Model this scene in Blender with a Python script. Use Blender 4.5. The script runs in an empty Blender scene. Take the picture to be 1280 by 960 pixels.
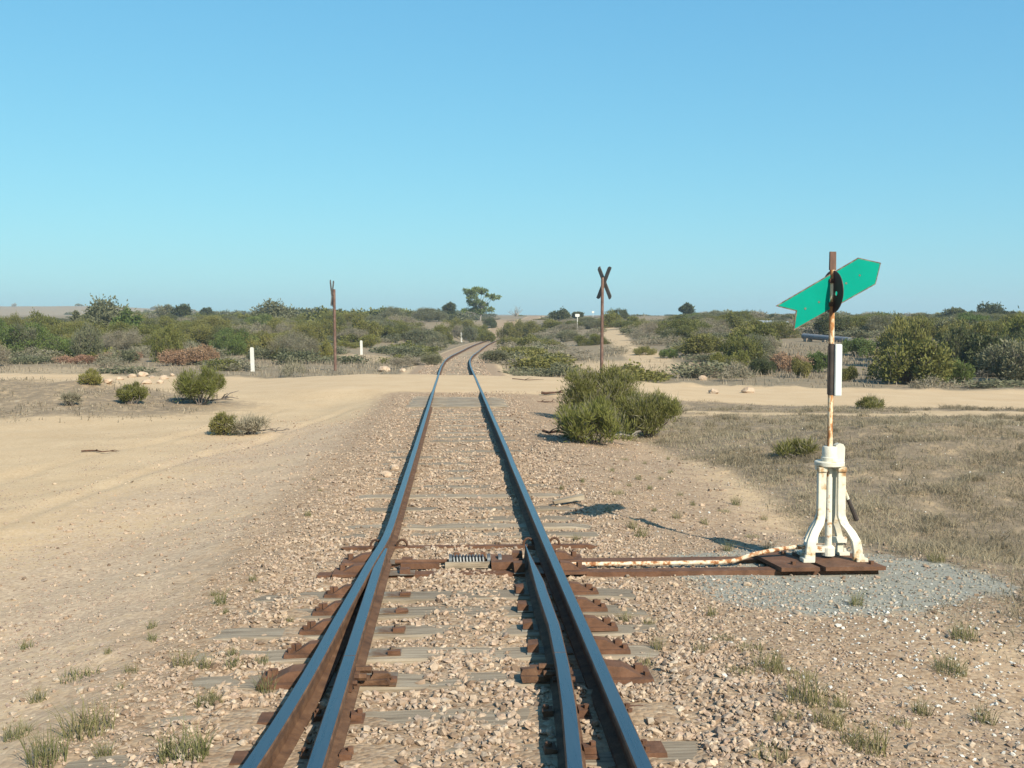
import bpy, math, random
import numpy as np
from mathutils import Vector

SC = bpy.context.scene
COL = SC.collection
RNG = np.random.default_rng(7)
random.seed(7)
R = math.radians

# ------------------------------------------------------------------ camera numbers
F = 1350.0                       # focal length in photo pixels (1280 wide)
YAW, PITCH = R(3.1), R(3.01)
CAM = np.array([0.0, 0.0, 1.632])
_f = np.array([math.sin(YAW) * math.cos(PITCH), math.cos(YAW) * math.cos(PITCH), -math.sin(PITCH)])
_r = np.array([math.cos(YAW), -math.sin(YAW), 0.0])
_u = np.cross(_r, _f)


def smooth(a, b, v):
    t = np.clip((v - a) / (b - a), 0, 1)
    return t * t * (3 - 2 * t)


def _hash(i, j, s):
    n = (i * 374761393 + j * 668265263 + s * 982451653) & 0x7FFFFFFF
    n = ((n ^ (n >> 13)) * 1274126177) & 0x7FFFFFFF
    return ((n ^ (n >> 16)) & 0xFFFF) / 65535.0


def vnoise(x, y, s=0):
    """value noise in 0..1"""
    x = np.asarray(x, float); y = np.asarray(y, float)
    i = np.floor(x).astype(np.int64); j = np.floor(y).astype(np.int64)
    fx = x - i; fy = y - j
    fx = fx * fx * (3 - 2 * fx); fy = fy * fy * (3 - 2 * fy)
    a = _hash(i, j, s); b = _hash(i + 1, j, s); c = _hash(i, j + 1, s); d = _hash(i + 1, j + 1, s)
    return (a * (1 - fx) + b * fx) * (1 - fy) + (c * (1 - fx) + d * fx) * fy


def fbm(x, y, s=0, o=3):
    v = 0; a = 0.5; t = 0
    for k in range(o):
        v = v + a * vnoise(x * 2 ** k, y * 2 ** k, s + k * 17); t += a; a *= 0.5
    return v / t


# ------------------------------------------------------------------ the lie of the land
_TY = np.array([-50, 45, 55, 65, 80, 97, 120, 150, 175, 220, 300])
_TX = np.array([.085, .09, .3, .85, 1.6, 2.55, 4.1, 6.35, 8.6, 14, 26])


def trackx(y):
    y = np.asarray(y, float)
    return (np.interp(y - 4, _TY, _TX) + np.interp(y, _TY, _TX) + np.interp(y + 4, _TY, _TX)) / 3


def road_dist(x, y):
    return (y - (31.6 - .385 * x - .0007 * x * x)) * .933


def terrain(x, y):
    x = np.asarray(x, float); y = np.asarray(y, float)
    dx = x - trackx(y)
    ad = np.abs(dx)
    n1 = fbm(x * .35, y * .35, 3) - .5
    n2 = fbm(x * 1.7, y * 1.7, 11) - .5
    nat = -.17 + .14 * n1 + .045 * n2
    # ballast bed
    bedm = smooth(3.0, 1.25, ad)
    lo = fbm(x * 1.5, y * 1.5, 23, 2) - .5
    hi = fbm(x * 7, y * 7, 29, 2) - .5
    fine = smooth(30, 10, y)
    bedlow = .012 * smooth(1.05, .9, ad) * smooth(8, 9, y)
    tz = smooth(.95, .8, ad) * smooth(4.6, 4.9, y) * smooth(8.0, 7.6, y)
    bed = -.001 + (.050 * lo + .050 * hi) * fine * (1 - .55 * tz)
    turn = smooth(.62, .5, ad) * smooth(4.6, 4.9, y) * smooth(8.0, 7.6, y)
    bed = bed - bedlow - .004 * turn - .016 * tz * smooth(.18, .30, ad)
    z = nat * (1 - bedm) + bed * bedm
    pp = smooth(1.4, .7, np.sqrt(((x - 2.3) / 1.9) ** 2 + ((y - 6.9) / 1.7) ** 2)) * smooth(.8, 1.2, x)
    z = z * (1 - pp) + (-.028 + .02 * n2) * pp
    # low mound on the left, grassy bank on the right
    z = z + .50 * np.exp(-(((x + 9.6) / 3.6) ** 2 + ((y - 26.0) / 2.6) ** 2)) * (1 + .5 * n2)
    z = z + .30 * np.exp(-(((x + 14.5) / 4.5) ** 2 + ((y - 29.0) / 3.5) ** 2))
    z = z + .38 * np.exp(-(((x - 6.3) / 3.0) ** 2 + ((y - 14.0) / 3.2) ** 2)) * (1 + .5 * n2)
    z = z + .22 * np.exp(-(((x - 10.5) / 3.5) ** 2 + ((y - 17.0) / 4) ** 2))
    for off in (-.78, .78):
        xr = -5.4 + .135 * (y - 6) + .12 * np.sin(y * .35) + off
        z = z - .022 * np.exp(-((x - xr) / .13) ** 2) * smooth(4, 6, y) * smooth(25, 21, y) * (.4 + 1.2 * fbm(x * .0 + off, y * .6, 53))
        z = z + .012 * (np.exp(-((x - xr - .2) / .09) ** 2) + np.exp(-((x - xr + .2) / .09) ** 2)) * smooth(4, 6, y) * smooth(25, 21, y)
    # the dirt road and its apron at the crossing
    d = road_dist(x, y)
    far = smooth(3.6, 2.7, d)
    nearw = 3.2 + 2.0 * smooth(8, 3, ad)
    near = smooth(-(nearw + 1.6), -nearw, d)
    rm = far * near
    rz = -.17 + .284 * smooth(8, 2.2, ad) + .010 * n2 * smooth(1.2, 3, ad)
    z = z * (1 - rm) + rz * rm
    # windrow along the far and near road edges, away from the track
    z = z + .10 * np.exp(-((d - 3.7) / .5) ** 2) * smooth(2, 4, ad) * (1 + 2 * n2)
    # the land rising behind
    rise = np.interp(y, [0, 50, 80, 130, 180, 300, 700, 1500, 4000], [0, 0, .5, 1.7, 2.8, 4.6, 8.6, 11, 11])
    rise = rise * (1 + .25 * (fbm(x * .02, y * .02, 41, 2) - .5)) + 1.2 * (fbm(x * .03, y * .03, 47, 2) - .5) * smooth(60, 150, y)
    rise = rise + 6.2 * smooth(-120, -230, x) * smooth(330, 700, y)
    rise = rise + 1.0 * smooth(6, 30, x) * smooth(34, 62, y) * smooth(240, 120, y)
    corr = smooth(8, 3, ad) * smooth(175, 140, y)
    rise = rise * (1 - corr)
    return z + rise


def th(x, y):
    return float(terrain(np.array([x]), np.array([y]))[0])


def ray(px, py):
    v = _f + _r * ((px - 640) / F) + _u * ((480 - py) / F)
    return v / np.linalg.norm(v)


def at(px, py):
    """the ground point seen at that spot of the photograph"""
    v = ray(px, py)
    t = np.concatenate([np.arange(2.5, 60, .04), np.arange(60, 900, .5)])
    p = CAM[None] + v[None] * t[:, None]
    g = terrain(p[:, 0], p[:, 1])
    k = np.argmax(p[:, 2] < g)
    if not (p[:, 2] < g).any():
        k = len(t) - 1
    return float(p[k, 0]), float(p[k, 1]), float(g[k])


def along(px, D):
    """ground point at forward distance D in the direction of picture column px"""
    v = _f * 1.0; v = np.array([v[0], v[1], 0]); v /= np.linalg.norm(v)
    p = CAM + v * D + _r * ((px - 640) / F * D)
    return float(p[0]), float(p[1]), th(p[0], p[1])


def proj(x, y, z):
    d = np.array([x, y, z]) - CAM
    w = d @ _f
    return 640 + F * (d @ _r) / w, 480 - F * (d @ _u) / w, w


# ------------------------------------------------------------------ materials
def newmat(name):
    m = bpy.data.materials.new(name); m.use_nodes = True
    nt = m.node_tree
    return m, nt, nt.nodes['Principled BSDF']


def nd(nt, t, **kw):
    n = nt.nodes.new(t)
    for k, v in kw.items():
        if k.startswith('i_'):
            n.inputs[k[2:].replace('_', ' ')].default_value = v
        else:
            setattr(n, k, v)
    return n


ALB = .70


def ramp(nt, fac, stops, k=None):
    k = ALB if k is None else k
    r = nt.nodes.new('ShaderNodeValToRGB')
    e = r.color_ramp.elements
    while len(e) < len(stops):
        e.new(.5)
    for i, (p, c) in enumerate(stops):
        e[i].position = p; e[i].color = (*[v_ * k for v_ in c], 1)
    nt.links.new(fac, r.inputs[0])
    return r.outputs[0]


def mixc(nt, fac, a, b, mode='MIX'):
    m = nt.nodes.new('ShaderNodeMix'); m.data_type = 'RGBA'; m.blend_type = mode
    for s, v in ((m.inputs[0], fac), (m.inputs[6], a), (m.inputs[7], b)):
        if isinstance(v, (int, float)):
            s.default_value = v
        elif isinstance(v, tuple):
            s.default_value = (*v, 1)
        else:
            nt.links.new(v, s)
    return m.outputs[2]


def math_(nt, op, a, b=0.0, clamp=False):
    m = nt.nodes.new('ShaderNodeMath'); m.operation = op; m.use_clamp = clamp
    for s, v in ((m.inputs[0], a), (m.inputs[1], b)):
        if isinstance(v, (int, float)):
            s.default_value = v
        else:
            nt.links.new(v, s)
    return m.outputs[0]


def noise(nt, vec, scale, detail=4, rough=.6):
    n = nt.nodes.new('ShaderNodeTexNoise')
    n.inputs['Scale'].default_value = scale; n.inputs['Detail'].default_value = detail
    n.inputs['Roughness'].default_value = rough
    nt.links.new(vec, n.inputs['Vector'])
    return n.outputs['Fac']


def stretch(nt, vec, s):
    mp = nt.nodes.new('ShaderNodeMapping'); mp.inputs['Scale'].default_value = s
    nt.links.new(vec, mp.inputs['Vector']); return mp.outputs[0]


def mat_noise(name, stops, scale=6, detail=5, rough=.8, metallic=0.0, bump=.0, bscale=40, st=None, spec=.3, vary=0.0):
    m, nt, b = newmat(name)
    tc = nt.nodes.new('ShaderNodeTexCoord'); v = tc.outputs['Object']
    if st:
        v = stretch(nt, v, st)
    if vary:
        oi = nt.nodes.new('ShaderNodeObjectInfo')
        va = nt.nodes.new('ShaderNodeVectorMath'); va.operation = 'ADD'
        sc = nt.nodes.new('ShaderNodeVectorMath'); sc.operation = 'SCALE'
        cb = nt.nodes.new('ShaderNodeCombineXYZ')
        for k in range(3):
            nt.links.new(oi.outputs['Random'], cb.inputs[k])
        nt.links.new(cb.outputs[0], sc.inputs[0]); sc.inputs['Scale'].default_value = 37.0
        nt.links.new(v, va.inputs[0]); nt.links.new(sc.outputs[0], va.inputs[1]); v = va.outputs[0]
    n = noise(nt, v, scale, detail)
    c = ramp(nt, n, stops)
    if vary:
        f = math_(nt, 'MULTIPLY_ADD', oi.outputs['Random'], 2 * vary)
        f.node.inputs[2].default_value = 1 - vary
        hs = nt.nodes.new('ShaderNodeHueSaturation'); nt.links.new(c, hs.inputs['Color']); nt.links.new(f, hs.inputs['Value'])
        c = hs.outputs[0]
    nt.links.new(c, b.inputs['Base Color'])
    b.inputs['Roughness'].default_value = rough; b.inputs['Metallic'].default_value = metallic
    b.inputs['Specular IOR Level'].default_value = spec
    if bump:
        bn = noise(nt, v, bscale, 4)
        bp = nt.nodes.new('ShaderNodeBump'); bp.inputs['Strength'].default_value = bump; bp.inputs['Distance'].default_value = .01
        nt.links.new(bn, bp.inputs['Height']); nt.links.new(bp.outputs[0], b.inputs['Normal'])
    return m


def mat_leaf(name, cols, trans=.30, vary=.18):
    """foliage: each leaf takes its own tone from the 'tone' attribute"""
    m, nt, b = newmat(name)
    at_ = nd(nt, 'ShaderNodeAttribute', attribute_name='tone')
    oi = nt.nodes.new('ShaderNodeObjectInfo')
    c = ramp(nt, at_.outputs['Fac'], [(i / (len(cols) - 1), k) for i, k in enumerate(cols)])
    hs = nt.nodes.new('ShaderNodeHueSaturation')
    f = math_(nt, 'MULTIPLY_ADD', oi.outputs['Random'], 2 * vary); f.node.inputs[2].default_value = 1.14 - vary
    nt.links.new(f, hs.inputs['Value']); nt.links.new(c, hs.inputs['Color'])
    h = math_(nt, 'MULTIPLY_ADD', oi.outputs['Random'], -.03); h.node.inputs[2].default_value = .515
    nt.links.new(h, hs.inputs['Hue'])
    b.inputs['Roughness'].default_value = .75; b.inputs['Specular IOR Level'].default_value = .2
    nt.links.new(hs.outputs[0], b.inputs['Base Color'])
    t = nt.nodes.new('ShaderNodeBsdfTranslucent'); nt.links.new(hs.outputs[0], t.inputs['Color'])
    mx = nt.nodes.new('ShaderNodeMixShader'); mx.inputs[0].default_value = trans
    nt.links.new(b.outputs[0], mx.inputs[1]); nt.links.new(t.outputs[0], mx.inputs[2])
    nt.links.new(mx.outputs[0], nt.nodes['Material Output'].inputs['Surface'])
    return m


M = {}
M['rust'] = mat_noise('rust', [(.25, (.07, .036, .021)), (.5, (.145, .074, .039)), (.75, (.225, .125, .068))], 14, 6, .85, bump=.4, bscale=90)
M['rust_dark'] = mat_noise('rust_dark', [(.3, (.055, .030, .020)), (.6, (.12, .058, .032)), (.8, (.17, .085, .048))], 16, 6, .8, bump=.4, bscale=90)
M['plate'] = mat_noise('plate_rust', [(.3, (.10, .050, .028)), (.55, (.17, .082, .045)), (.8, (.23, .125, .075))], 12, 6, .85, bump=.35, bscale=70)
M['slide'] = mat_noise('slide_plate_steel', [(.42, (.17, .095, .052)), (.56, (.25, .20, .145)), (.68, (.33, .34, .31))], 7, 5, .65, metallic=.1, bump=.2, bscale=60)
M['white_rust'] = mat_noise('chipped_white_paint', [(.30, (.78, .74, .62)), (.55, (.80, .76, .65)), (.615, (.48, .24, .09)), (.72, (.22, .09, .035))], 13, 7, .6, bump=.25, bscale=60)
M['white_paint'] = mat_noise('aged_white_paint', [(.30, (.70, .65, .52)), (.50, (.80, .75, .62)), (.575, (.74, .66, .50)), (.635, (.52, .33, .16)), (.72, (.28, .12, .045))], 9, 9, .55, bump=.2, bscale=50)
M['post_paint'] = mat_noise('rusty_post_paint', [(.34, (.86, .79, .64)), (.45, (.80, .64, .42)), (.515, (.55, .25, .09)), (.68, (.24, .09, .035))], 13, 8, .7, bump=.3, bscale=70, st=(1.8, 1.8, .7))
M['rod_paint'] = mat_noise('rusty_rod_paint', [(.36, (.80, .72, .58)), (.50, (.74, .55, .36)), (.56, (.44, .19, .07)), (.70, (.19, .07, .03))], 30, 6, .75, bump=.3, bscale=70)
M['green_face'] = mat_noise('green_reflective_sheet', [(.30, (.000, .285, .205)), (.55, (.000, .315, .228)), (.70, (.002, .345, .252)), (.78, (.01, .34, .262)), (.81, (.20, .20, .12))], 5, 9, .7, bump=.12, bscale=9, spec=.06)
M['edge'] = mat_noise('worn_edge', [(.3, (.32, .25, .18)), (.6, (.12, .06, .04))], 30, 4, .8)
M['disc'] = mat_noise('dark_red_disc', [(.3, (.050, .020, .022)), (.7, (.085, .028, .028))], 8, 4, .5)
M['dark_steel'] = mat_noise('dark_steel', [(.3, (.03, .026, .025)), (.7, (.075, .055, .045))], 12, 5, .7)
M['white_board'] = mat_noise('white_board', [(.3, (.70, .74, .72)), (.75, (.80, .82, .78))], 5, 4, .5)
M['white_post'] = mat_noise('white_post_paint', [(.3, (.84, .83, .78)), (.75, (.72, .69, .60))], 5, 4, .6)
M['timber'] = mat_noise('weathered_timber', [(.25, (.15, .11, .072)), (.5, (.315, .25, .175)), (.75, (.45, .375, .275))], 5, 7, .9, bump=.6, bscale=18, st=(.6, 9, 4), vary=.2)
M['pole_rust'] = mat_noise('brown_pole', [(.3, (.11, .06, .045)), (.55, (.20, .115, .085)), (.75, (.34, .24, .19))], 5, 6, .85, bump=.3, bscale=40, st=(3, 3, 1))
M['sign_back'] = mat_noise('weathered_sign_back', [(.3, (.075, .070, .062)), (.6, (.135, .125, .11)), (.8, (.20, .165, .13))], 6, 5, .8)
M['bark'] = mat_noise('grey_bark', [(.3, (.10, .08, .065)), (.7, (.24, .20, .17))], 9, 5, .9, st=(3, 3, .7), bump=.5, bscale=25)
M['pale_bark'] = mat_noise('pale_bark', [(.3, (.22, .19, .16)), (.7, (.40, .36, .31))], 6, 5, .9, st=(3, 3, .7))
M['pipe'] = mat_noise('grey_pipe', [(.3, (.17, .18, .20)), (.7, (.25, .265, .28))], 3, 4, .5)
M['roof'] = mat_noise('galvanised_sheet', [(.3, (.42, .43, .42)), (.7, (.55, .56, .55))], 3, 4, .45, metallic=.3)
M['rock'] = mat_noise('pale_rock', [(.3, (.42, .29, .19)), (.7, (.62, .48, .35))], 6, 6, .95, bump=.5, bscale=20, vary=.15)
M['spring'] = mat_noise('greased_spring_steel', [(.3, (.09, .095, .10)), (.6, (.20, .21, .21)), (.8, (.20, .13, .09))], 20, 4, .45, metallic=.5)

# polished rail head
m, nt, b = newmat('polished_rail_head')
tc = nt.nodes.new('ShaderNodeTexCoord')
v = stretch(nt, tc.outputs['Object'], (75, 2.2, 1))
n = noise(nt, v, 1.0, 9, .72)
c = ramp(nt, n, [(.3, (.215, .19, .18)), (.6, (.285, .255, .24)), (.78, (.21, .15, .115))], 1.0)
nt.links.new(c, b.inputs['Base Color'])
b.inputs['Metallic'].default_value = 1.0
rr = ramp(nt, n, [(.3, (.22,) * 3), (.7, (.40,) * 3)], 1.0)
nt.links.new(rr, b.inputs['Roughness'])
M['railtop'] = m

M['leaf_olive'] = mat_leaf('leaf_olive', [(.135, .130, .032), (.19, .185, .05), (.26, .24, .075)])
M['leaf_green'] = mat_leaf('leaf_green', [(.105, .14, .034), (.15, .195, .052), (.21, .25, .08)])
M['leaf_grey'] = mat_leaf('leaf_greygreen', [(.14, .145, .075), (.19, .19, .105), (.26, .25, .15)])
M['leaf_twig'] = mat_leaf('grey_twigs', [(.18, .155, .10), (.255, .225, .15), (.34, .30, .215)], .1)
M['leaf_dark'] = mat_leaf('leaf_dark', [(.070, .082, .030), (.10, .112, .044), (.145, .15, .065)])
M['leaf_rust'] = mat_leaf('dead_rusty_leaves', [(.24, .14, .085), (.34, .20, .12), (.43, .28, .18)], .1)
M['leaf_yellow'] = mat_leaf('leaf_yellowgreen', [(.16, .16, .036), (.22, .215, .052), (.29, .27, .08)])
M['grass_green'] = mat_leaf('green_grass', [(.15, .15, .05), (.23, .215, .09), (.36, .31, .18)])
M['grass_dry'] = mat_leaf('dry_grass', [(.26, .205, .135), (.39, .315, .21), (.52, .43, .30)], .35, 0)
M['grass_grey'] = mat_leaf('grey_dry_grass', [(.22, .185, .125), (.33, .275, .19), (.43, .365, .255)], .3, 0)


def mat_stone(name, cols):
    m, nt, b = newmat(name)
    a = nd(nt, 'ShaderNodeAttribute', attribute_name='tone')
    c = ramp(nt, a.outputs['Fac'], [(i / (len(cols) - 1), k) for i, k in enumerate(cols)])
    tc = nt.nodes.new('ShaderNodeTexCoord')
    n = noise(nt, tc.outputs['Object'], 60, 4)
    g = ramp(nt, n, [(.3, (.72, .70, .68)), (.7, (1.12, 1.12, 1.12))], 1.0)
    nt.links.new(mixc(nt, 1.0, c, g, 'MULTIPLY'), b.inputs['Base Color'])
    b.inputs['Roughness'].default_value = .95; b.inputs['Specular IOR Level'].default_value = .15
    return m


M['stone'] = mat_stone('ballast_stone', [(.21, .145, .10), (.41, .29, .20), (.54, .405, .285), (.48, .345, .255), (.60, .46, .325), (.40, .31, .24), (.68, .55, .41)])
M['grit'] = mat_stone('mauve_grit', [(.26, .19, .155), (.40, .30, .24), (.48, .35, .26), (.42, .33, .28), (.62, .50, .38)])
M['chip'] = mat_stone('grey_chip', [(.24, .225, .185), (.36, .335, .27), (.46, .42, .335), (.54, .47, .36)])
M['pebble_white'] = mat_stone('white_shell_grit', [(.68, .64, .56), (.80, .78, .72)])


# the ground
def mat_ground():
    m, nt, b = newmat('ground')
    tc = nt.nodes.new('ShaderNodeTexCoord'); P = tc.outputs['Object']
    a1 = nd(nt, 'ShaderNodeAttribute', attribute_name='ground_a')
    a2 = nd(nt, 'ShaderNodeAttribute', attribute_name='ground_b')
    s1 = nt.nodes.new('ShaderNodeSeparateColor'); nt.links.new(a1.outputs['Color'], s1.inputs[0])
    s2 = nt.nodes.new('ShaderNodeSeparateColor'); nt.links.new(a2.outputs['Color'], s2.inputs[0])
    nbig = noise(nt, P, .9, 6, .65); nmid = noise(nt, P, 5, 6, .65); nfin = noise(nt, P, 45, 5, .7)
    nsm = noise(nt, P, 14, 6, .7)

    def edge(attr, n, k=1.1, sharp=2.6):
        x = math_(nt, 'SUBTRACT', n, .5)
        x = math_(nt, 'MULTIPLY', x, k)
        x = math_(nt, 'ADD', x, attr)
        x = math_(nt, 'SUBTRACT', x, .5)
        x = math_(nt, 'MULTIPLY', x, sharp)
        return math_(nt, 'ADD', x, .5, True)
    sand = ramp(nt, nbig, [(.30, (.58, .40, .21)), (.52, (.685, .49, .275)), (.72, (.77, .565, .33))])
    sand = mixc(nt, .35, sand, ramp(nt, nsm, [(.35, (.40, .27, .155)), (.6, (.66, .50, .33))]))
    sand = mixc(nt, .30, sand, ramp(nt, nfin, [(.35, (.30, .20, .125)), (.65, (.78, .62, .44))]))
    # loose gravel: cells of their own tone
    vo = nt.nodes.new('ShaderNodeTexVoronoi'); vo.inputs['Scale'].default_value = 42; nt.links.new(P, vo.inputs['Vector'])
    sep = nt.nodes.new('ShaderNodeSeparateColor'); nt.links.new(vo.outputs['Color'], sep.inputs[0])
    grav = ramp(nt, sep.outputs[0], [(0, (.22, .14, .09)), (.25, (.36, .245, .155)), (.5, (.46, .33, .215)), (.75, (.35, .255, .18)), (1, (.56, .43, .30))])
    grav = mixc(nt, .3, grav, ramp(nt, nmid, [(.3, (.32, .22, .135)), (.7, (.54, .39, .25))]))
    dry = ramp(nt, nmid, [(.32, (.19, .14, .09)), (.5, (.29, .215, .14)), (.66, (.52, .37, .22))])
    dry = mixc(nt, .3, dry, ramp(nt, nfin, [(.35, (.13, .105, .075)), (.65, (.46, .38, .28))]))
    pad = ramp(nt, nmid, [(.3, (.29, .275, .215)), (.6, (.38, .355, .28)), (.8, (.48, .40, .285))])
    pad = mixc(nt, .25, pad, ramp(nt, nfin, [(.35, (.16, .165, .155)), (.65, (.50, .50, .47))]))
    road = ramp(nt, nbig, [(.3, (.60, .42, .245)), (.7, (.70, .515, .32))])
    road = mixc(nt, .15, road, ramp(nt, nfin, [(.35, (.40, .28, .17)), (.65, (.74, .58, .40))]))
    scr = ramp(nt, nbig, [(.34, (.22, .185, .12)), (.5, (.29, .225, .145)), (.68, (.36, .265, .17))])
    scr = mixc(nt, .3, scr, ramp(nt, nmid, [(.35, (.20, .17, .115)), (.65, (.46, .35, .24))]))
    gcell = ramp(nt, sep.outputs[1], [(0, (.34, .24, .18)), (.4, (.48, .355, .26)), (.7, (.58, .43, .30)), (1, (.68, .52, .37))])
    c = mixc(nt, math_(nt, 'MULTIPLY', edge(s2.outputs[2], nsm, 2.4, 2.2), .6), sand, gcell)
    c = mixc(nt, edge(s2.outputs[1], nmid), c, scr)
    c = mixc(nt, edge(s1.outputs[1], nmid, 1.3), c, dry)
    c = mixc(nt, edge(s1.outputs[0], nmid, 1.2), c, grav)
    c = mixc(nt, edge(s1.outputs[2], nmid, 1.7, 3), c, pad)
    c = mixc(nt, edge(s2.outputs[0], nmid, .5, 4), c, road)
    nt.links.new(c, b.inputs['Base Color'])
    b.inputs['Roughness'].default_value = 1.0; b.inputs['Specular IOR Level'].default_value = .08
    h = math_(nt, 'MULTIPLY', vo.outputs['Distance'], -1.0)
    h = math_(nt, 'MULTIPLY', h, s1.outputs[0])
    h2 = math_(nt, 'ADD', math_(nt, 'MULTIPLY', nsm, .9), math_(nt, 'MULTIPLY', nfin, .3))
    h = math_(nt, 'ADD', h, h2)
    bp = nt.nodes.new('ShaderNodeBump'); bp.inputs['Strength'].default_value = .6; bp.inputs['Distance'].default_value = .010
    nt.links.new(h, bp.inputs['Height']); nt.links.new(bp.outputs[0], b.inputs['Normal'])
    return m


M['ground'] = mat_ground()


# ------------------------------------------------------------------ mesh helpers
def mesh_np(name, V, Fc, mats, mi=None, tone=None, smooth_=False):
    """V (n,3); Fc list of (k-column int arrays); mi matching list of material indices"""
    if not isinstance(Fc, list):
        Fc = [Fc]
    me = bpy.data.meshes.new(name)
    V = np.asarray(V, np.float32)
    me.vertices.add(len(V)); me.vertices.foreach_set('co', V.ravel())
    tot = sum(f.size for f in Fc); npoly = sum(len(f) for f in Fc)
    me.loops.add(tot); me.polygons.add(npoly)
    me.loops.foreach_set('vertex_index', np.concatenate([f.ravel() for f in Fc]).astype(np.int32))
    lt = np.concatenate([np.full(len(f), f.shape[1]) for f in Fc])
    ls = np.concatenate([[0], np.cumsum(lt)[:-1]])
    me.polygons.foreach_set('loop_start', ls.astype(np.int32))
    for m_ in mats:
        me.materials.append(m_)
    if mi is not None:
        me.polygons.foreach_set('material_index', np.asarray(mi, np.int32))
    me.polygons.foreach_set('use_smooth', np.full(npoly, bool(smooth_)))
    if tone is not None:
        a = me.attributes.new('tone', 'FLOAT', 'POINT'); a.data.foreach_set('value', np.asarray(tone, np.float32))
    me.update(calc_edges=True); me.validate()
    return me


def link(name, me, parent=None, loc=None):
    o = bpy.data.objects.new(name, me); COL.objects.link(o)
    if parent is not None:
        o.parent = parent
    if loc is not None:
        o.location = loc
    return o


def tag(o, label=None, cat=None, group=None, kind=None):
    if label: o['label'] = label
    if cat: o['category'] = cat
    if group: o['group'] = group
    if kind: o['kind'] = kind
    return o


def thing(name, label, cat, loc=(0, 0, 0), rz=0, group=None):
    o = bpy.data.objects.new(name, None); COL.objects.link(o)
    o.location = loc; o.rotation_euler = (0, 0, rz); o.empty_display_size = .2
    return tag(o, label, cat, group)


class MB:
    def __init__(s):
        s.v = []; s.f = []; s.m = []

    def add(s, V, Fs, mi=0):
        n = len(s.v); s.v += [tuple(map(float, p)) for p in V]
        for f in Fs:
            s.f.append([i + n for i in f]); s.m.append(mi)
        return s

    def hexa(s, P, mi=0):          # 8 points: bottom 0-3 ccw, top 4-7
        return s.add(P, [(3, 2, 1, 0), (4, 5, 6, 7), (0, 1, 5, 4), (1, 2, 6, 5), (2, 3, 7, 6), (3, 0, 4, 7)], mi)

    def box(s, a, b, mi=0, jit=0.0, taper=0.0):
        x0, y0, z0 = a; x1, y1, z1 = b; t = taper
        P = [(x0, y0, z0), (x1, y0, z0), (x1, y1, z0), (x0, y1, z0), (x0 + t, y0 + t, z1), (x1 - t, y0 + t, z1), (x1 - t, y1 - t, z1), (x0 + t, y1 - t, z1)]
        if jit:
            P = [(p[0] + random.uniform(-jit, jit), p[1] + random.uniform(-jit, jit), p[2] + random.uniform(-jit, jit)) for p in P]
        return s.hexa(P, mi)

    def tube(s, pts, rad, n=10, mi=0, cap=True):
        pts = [Vector(p) for p in pts]
        if not hasattr(rad, '__len__'):
            rad = [rad] * len(pts)
        V = []; up = Vector((0, 0, 1)); prev = None
        for i, p in enumerate(pts):
            t = (pts[min(i + 1, len(pts) - 1)] - pts[max(i - 1, 0)]).normalized()
            if prev is None:
                a = t.cross(up)
                if a.length < 1e-3:
                    a = t.cross(Vector((0, 1, 0)))
            else:
                a = prev - t * prev.dot(t)
            a.normalize(); prev = a; c = t.cross(a)
            for k in range(n):
                w = 2 * math.pi * k / n
                V.append(p + a * (math.cos(w) * rad[i]) + c * (math.sin(w) * rad[i]))
        Fs = []
        for i in range(len(pts) - 1):
            for k in range(n):
                Fs.append((i * n + k, i * n + (k + 1) % n, (i + 1) * n + (k + 1) % n, (i + 1) * n + k))
        if cap:
            Fs.append(tuple(reversed(range(n)))); Fs.append(tuple((len(pts) - 1) * n + k for k in range(n)))
        return s.add(V, Fs, mi)

    def lathe(s, prof, c=(0, 0, 0), n=20, mi=0):
        V = []
        for r, z in prof:
            for k in range(n):
                w = 2 * math.pi * k / n
                V.append((c[0] + r * math.cos(w), c[1] + r * math.sin(w), c[2] + z))
        Fs = []
        for i in range(len(prof) - 1):
            for k in range(n):
                Fs.append((i * n + k, i * n + (k + 1) % n, (i + 1) * n + (k + 1) % n, (i + 1) * n + k))
        Fs.append(tuple(reversed(range(n)))); Fs.append(tuple((len(prof) - 1) * n + k for k in range(n)))
        return s.add(V, Fs, mi)

    def prism(s, poly, y0, y1, mi=0, side=None):     # polygon in XZ pushed along Y
        n = len(poly)
        V = [(x, y0, z) for x, z in poly] + [(x, y1, z) for x, z in poly]
        s.add(V, [tuple(range(n)), tuple(reversed(range(n, 2 * n)))], mi)
        k = len(s.v) - 2 * n
        for i in range(n):
            j = (i + 1) % n
            s.f.append([k + i, k + n + i, k + n + j, k + j]); s.m.append(mi if side is None else side)
        return s

    def build(s, name, mats, parent=None, smooth_=False, bevel=0.0, loc=None):
        me = bpy.data.meshes.new(name); me.from_pydata(s.v, [], s.f)
        for m_ in (mats if isinstance(mats, (list, tuple)) else [mats]):
            me.materials.append(m_)
        me.polygons.foreach_set('material_index', s.m)
        me.polygons.foreach_set('use_smooth', [bool(smooth_)] * len(s.f))
        me.update()
        import bmesh
        bm = bmesh.new(); bm.from_mesh(me); bmesh.ops.recalc_face_normals(bm, faces=bm.faces[:])
        if bevel:
            bmesh.ops.bevel(bm, geom=bm.edges[:], offset=bevel, segments=2, affect='EDGES', clamp_overlap=True)
        bm.to_mesh(me); bm.free()
        if smooth_ and not bevel:
            try:
                me.set_sharp_from_angle(angle=R(40))
            except Exception:
                pass
        return link(name, me, parent, loc)


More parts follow.
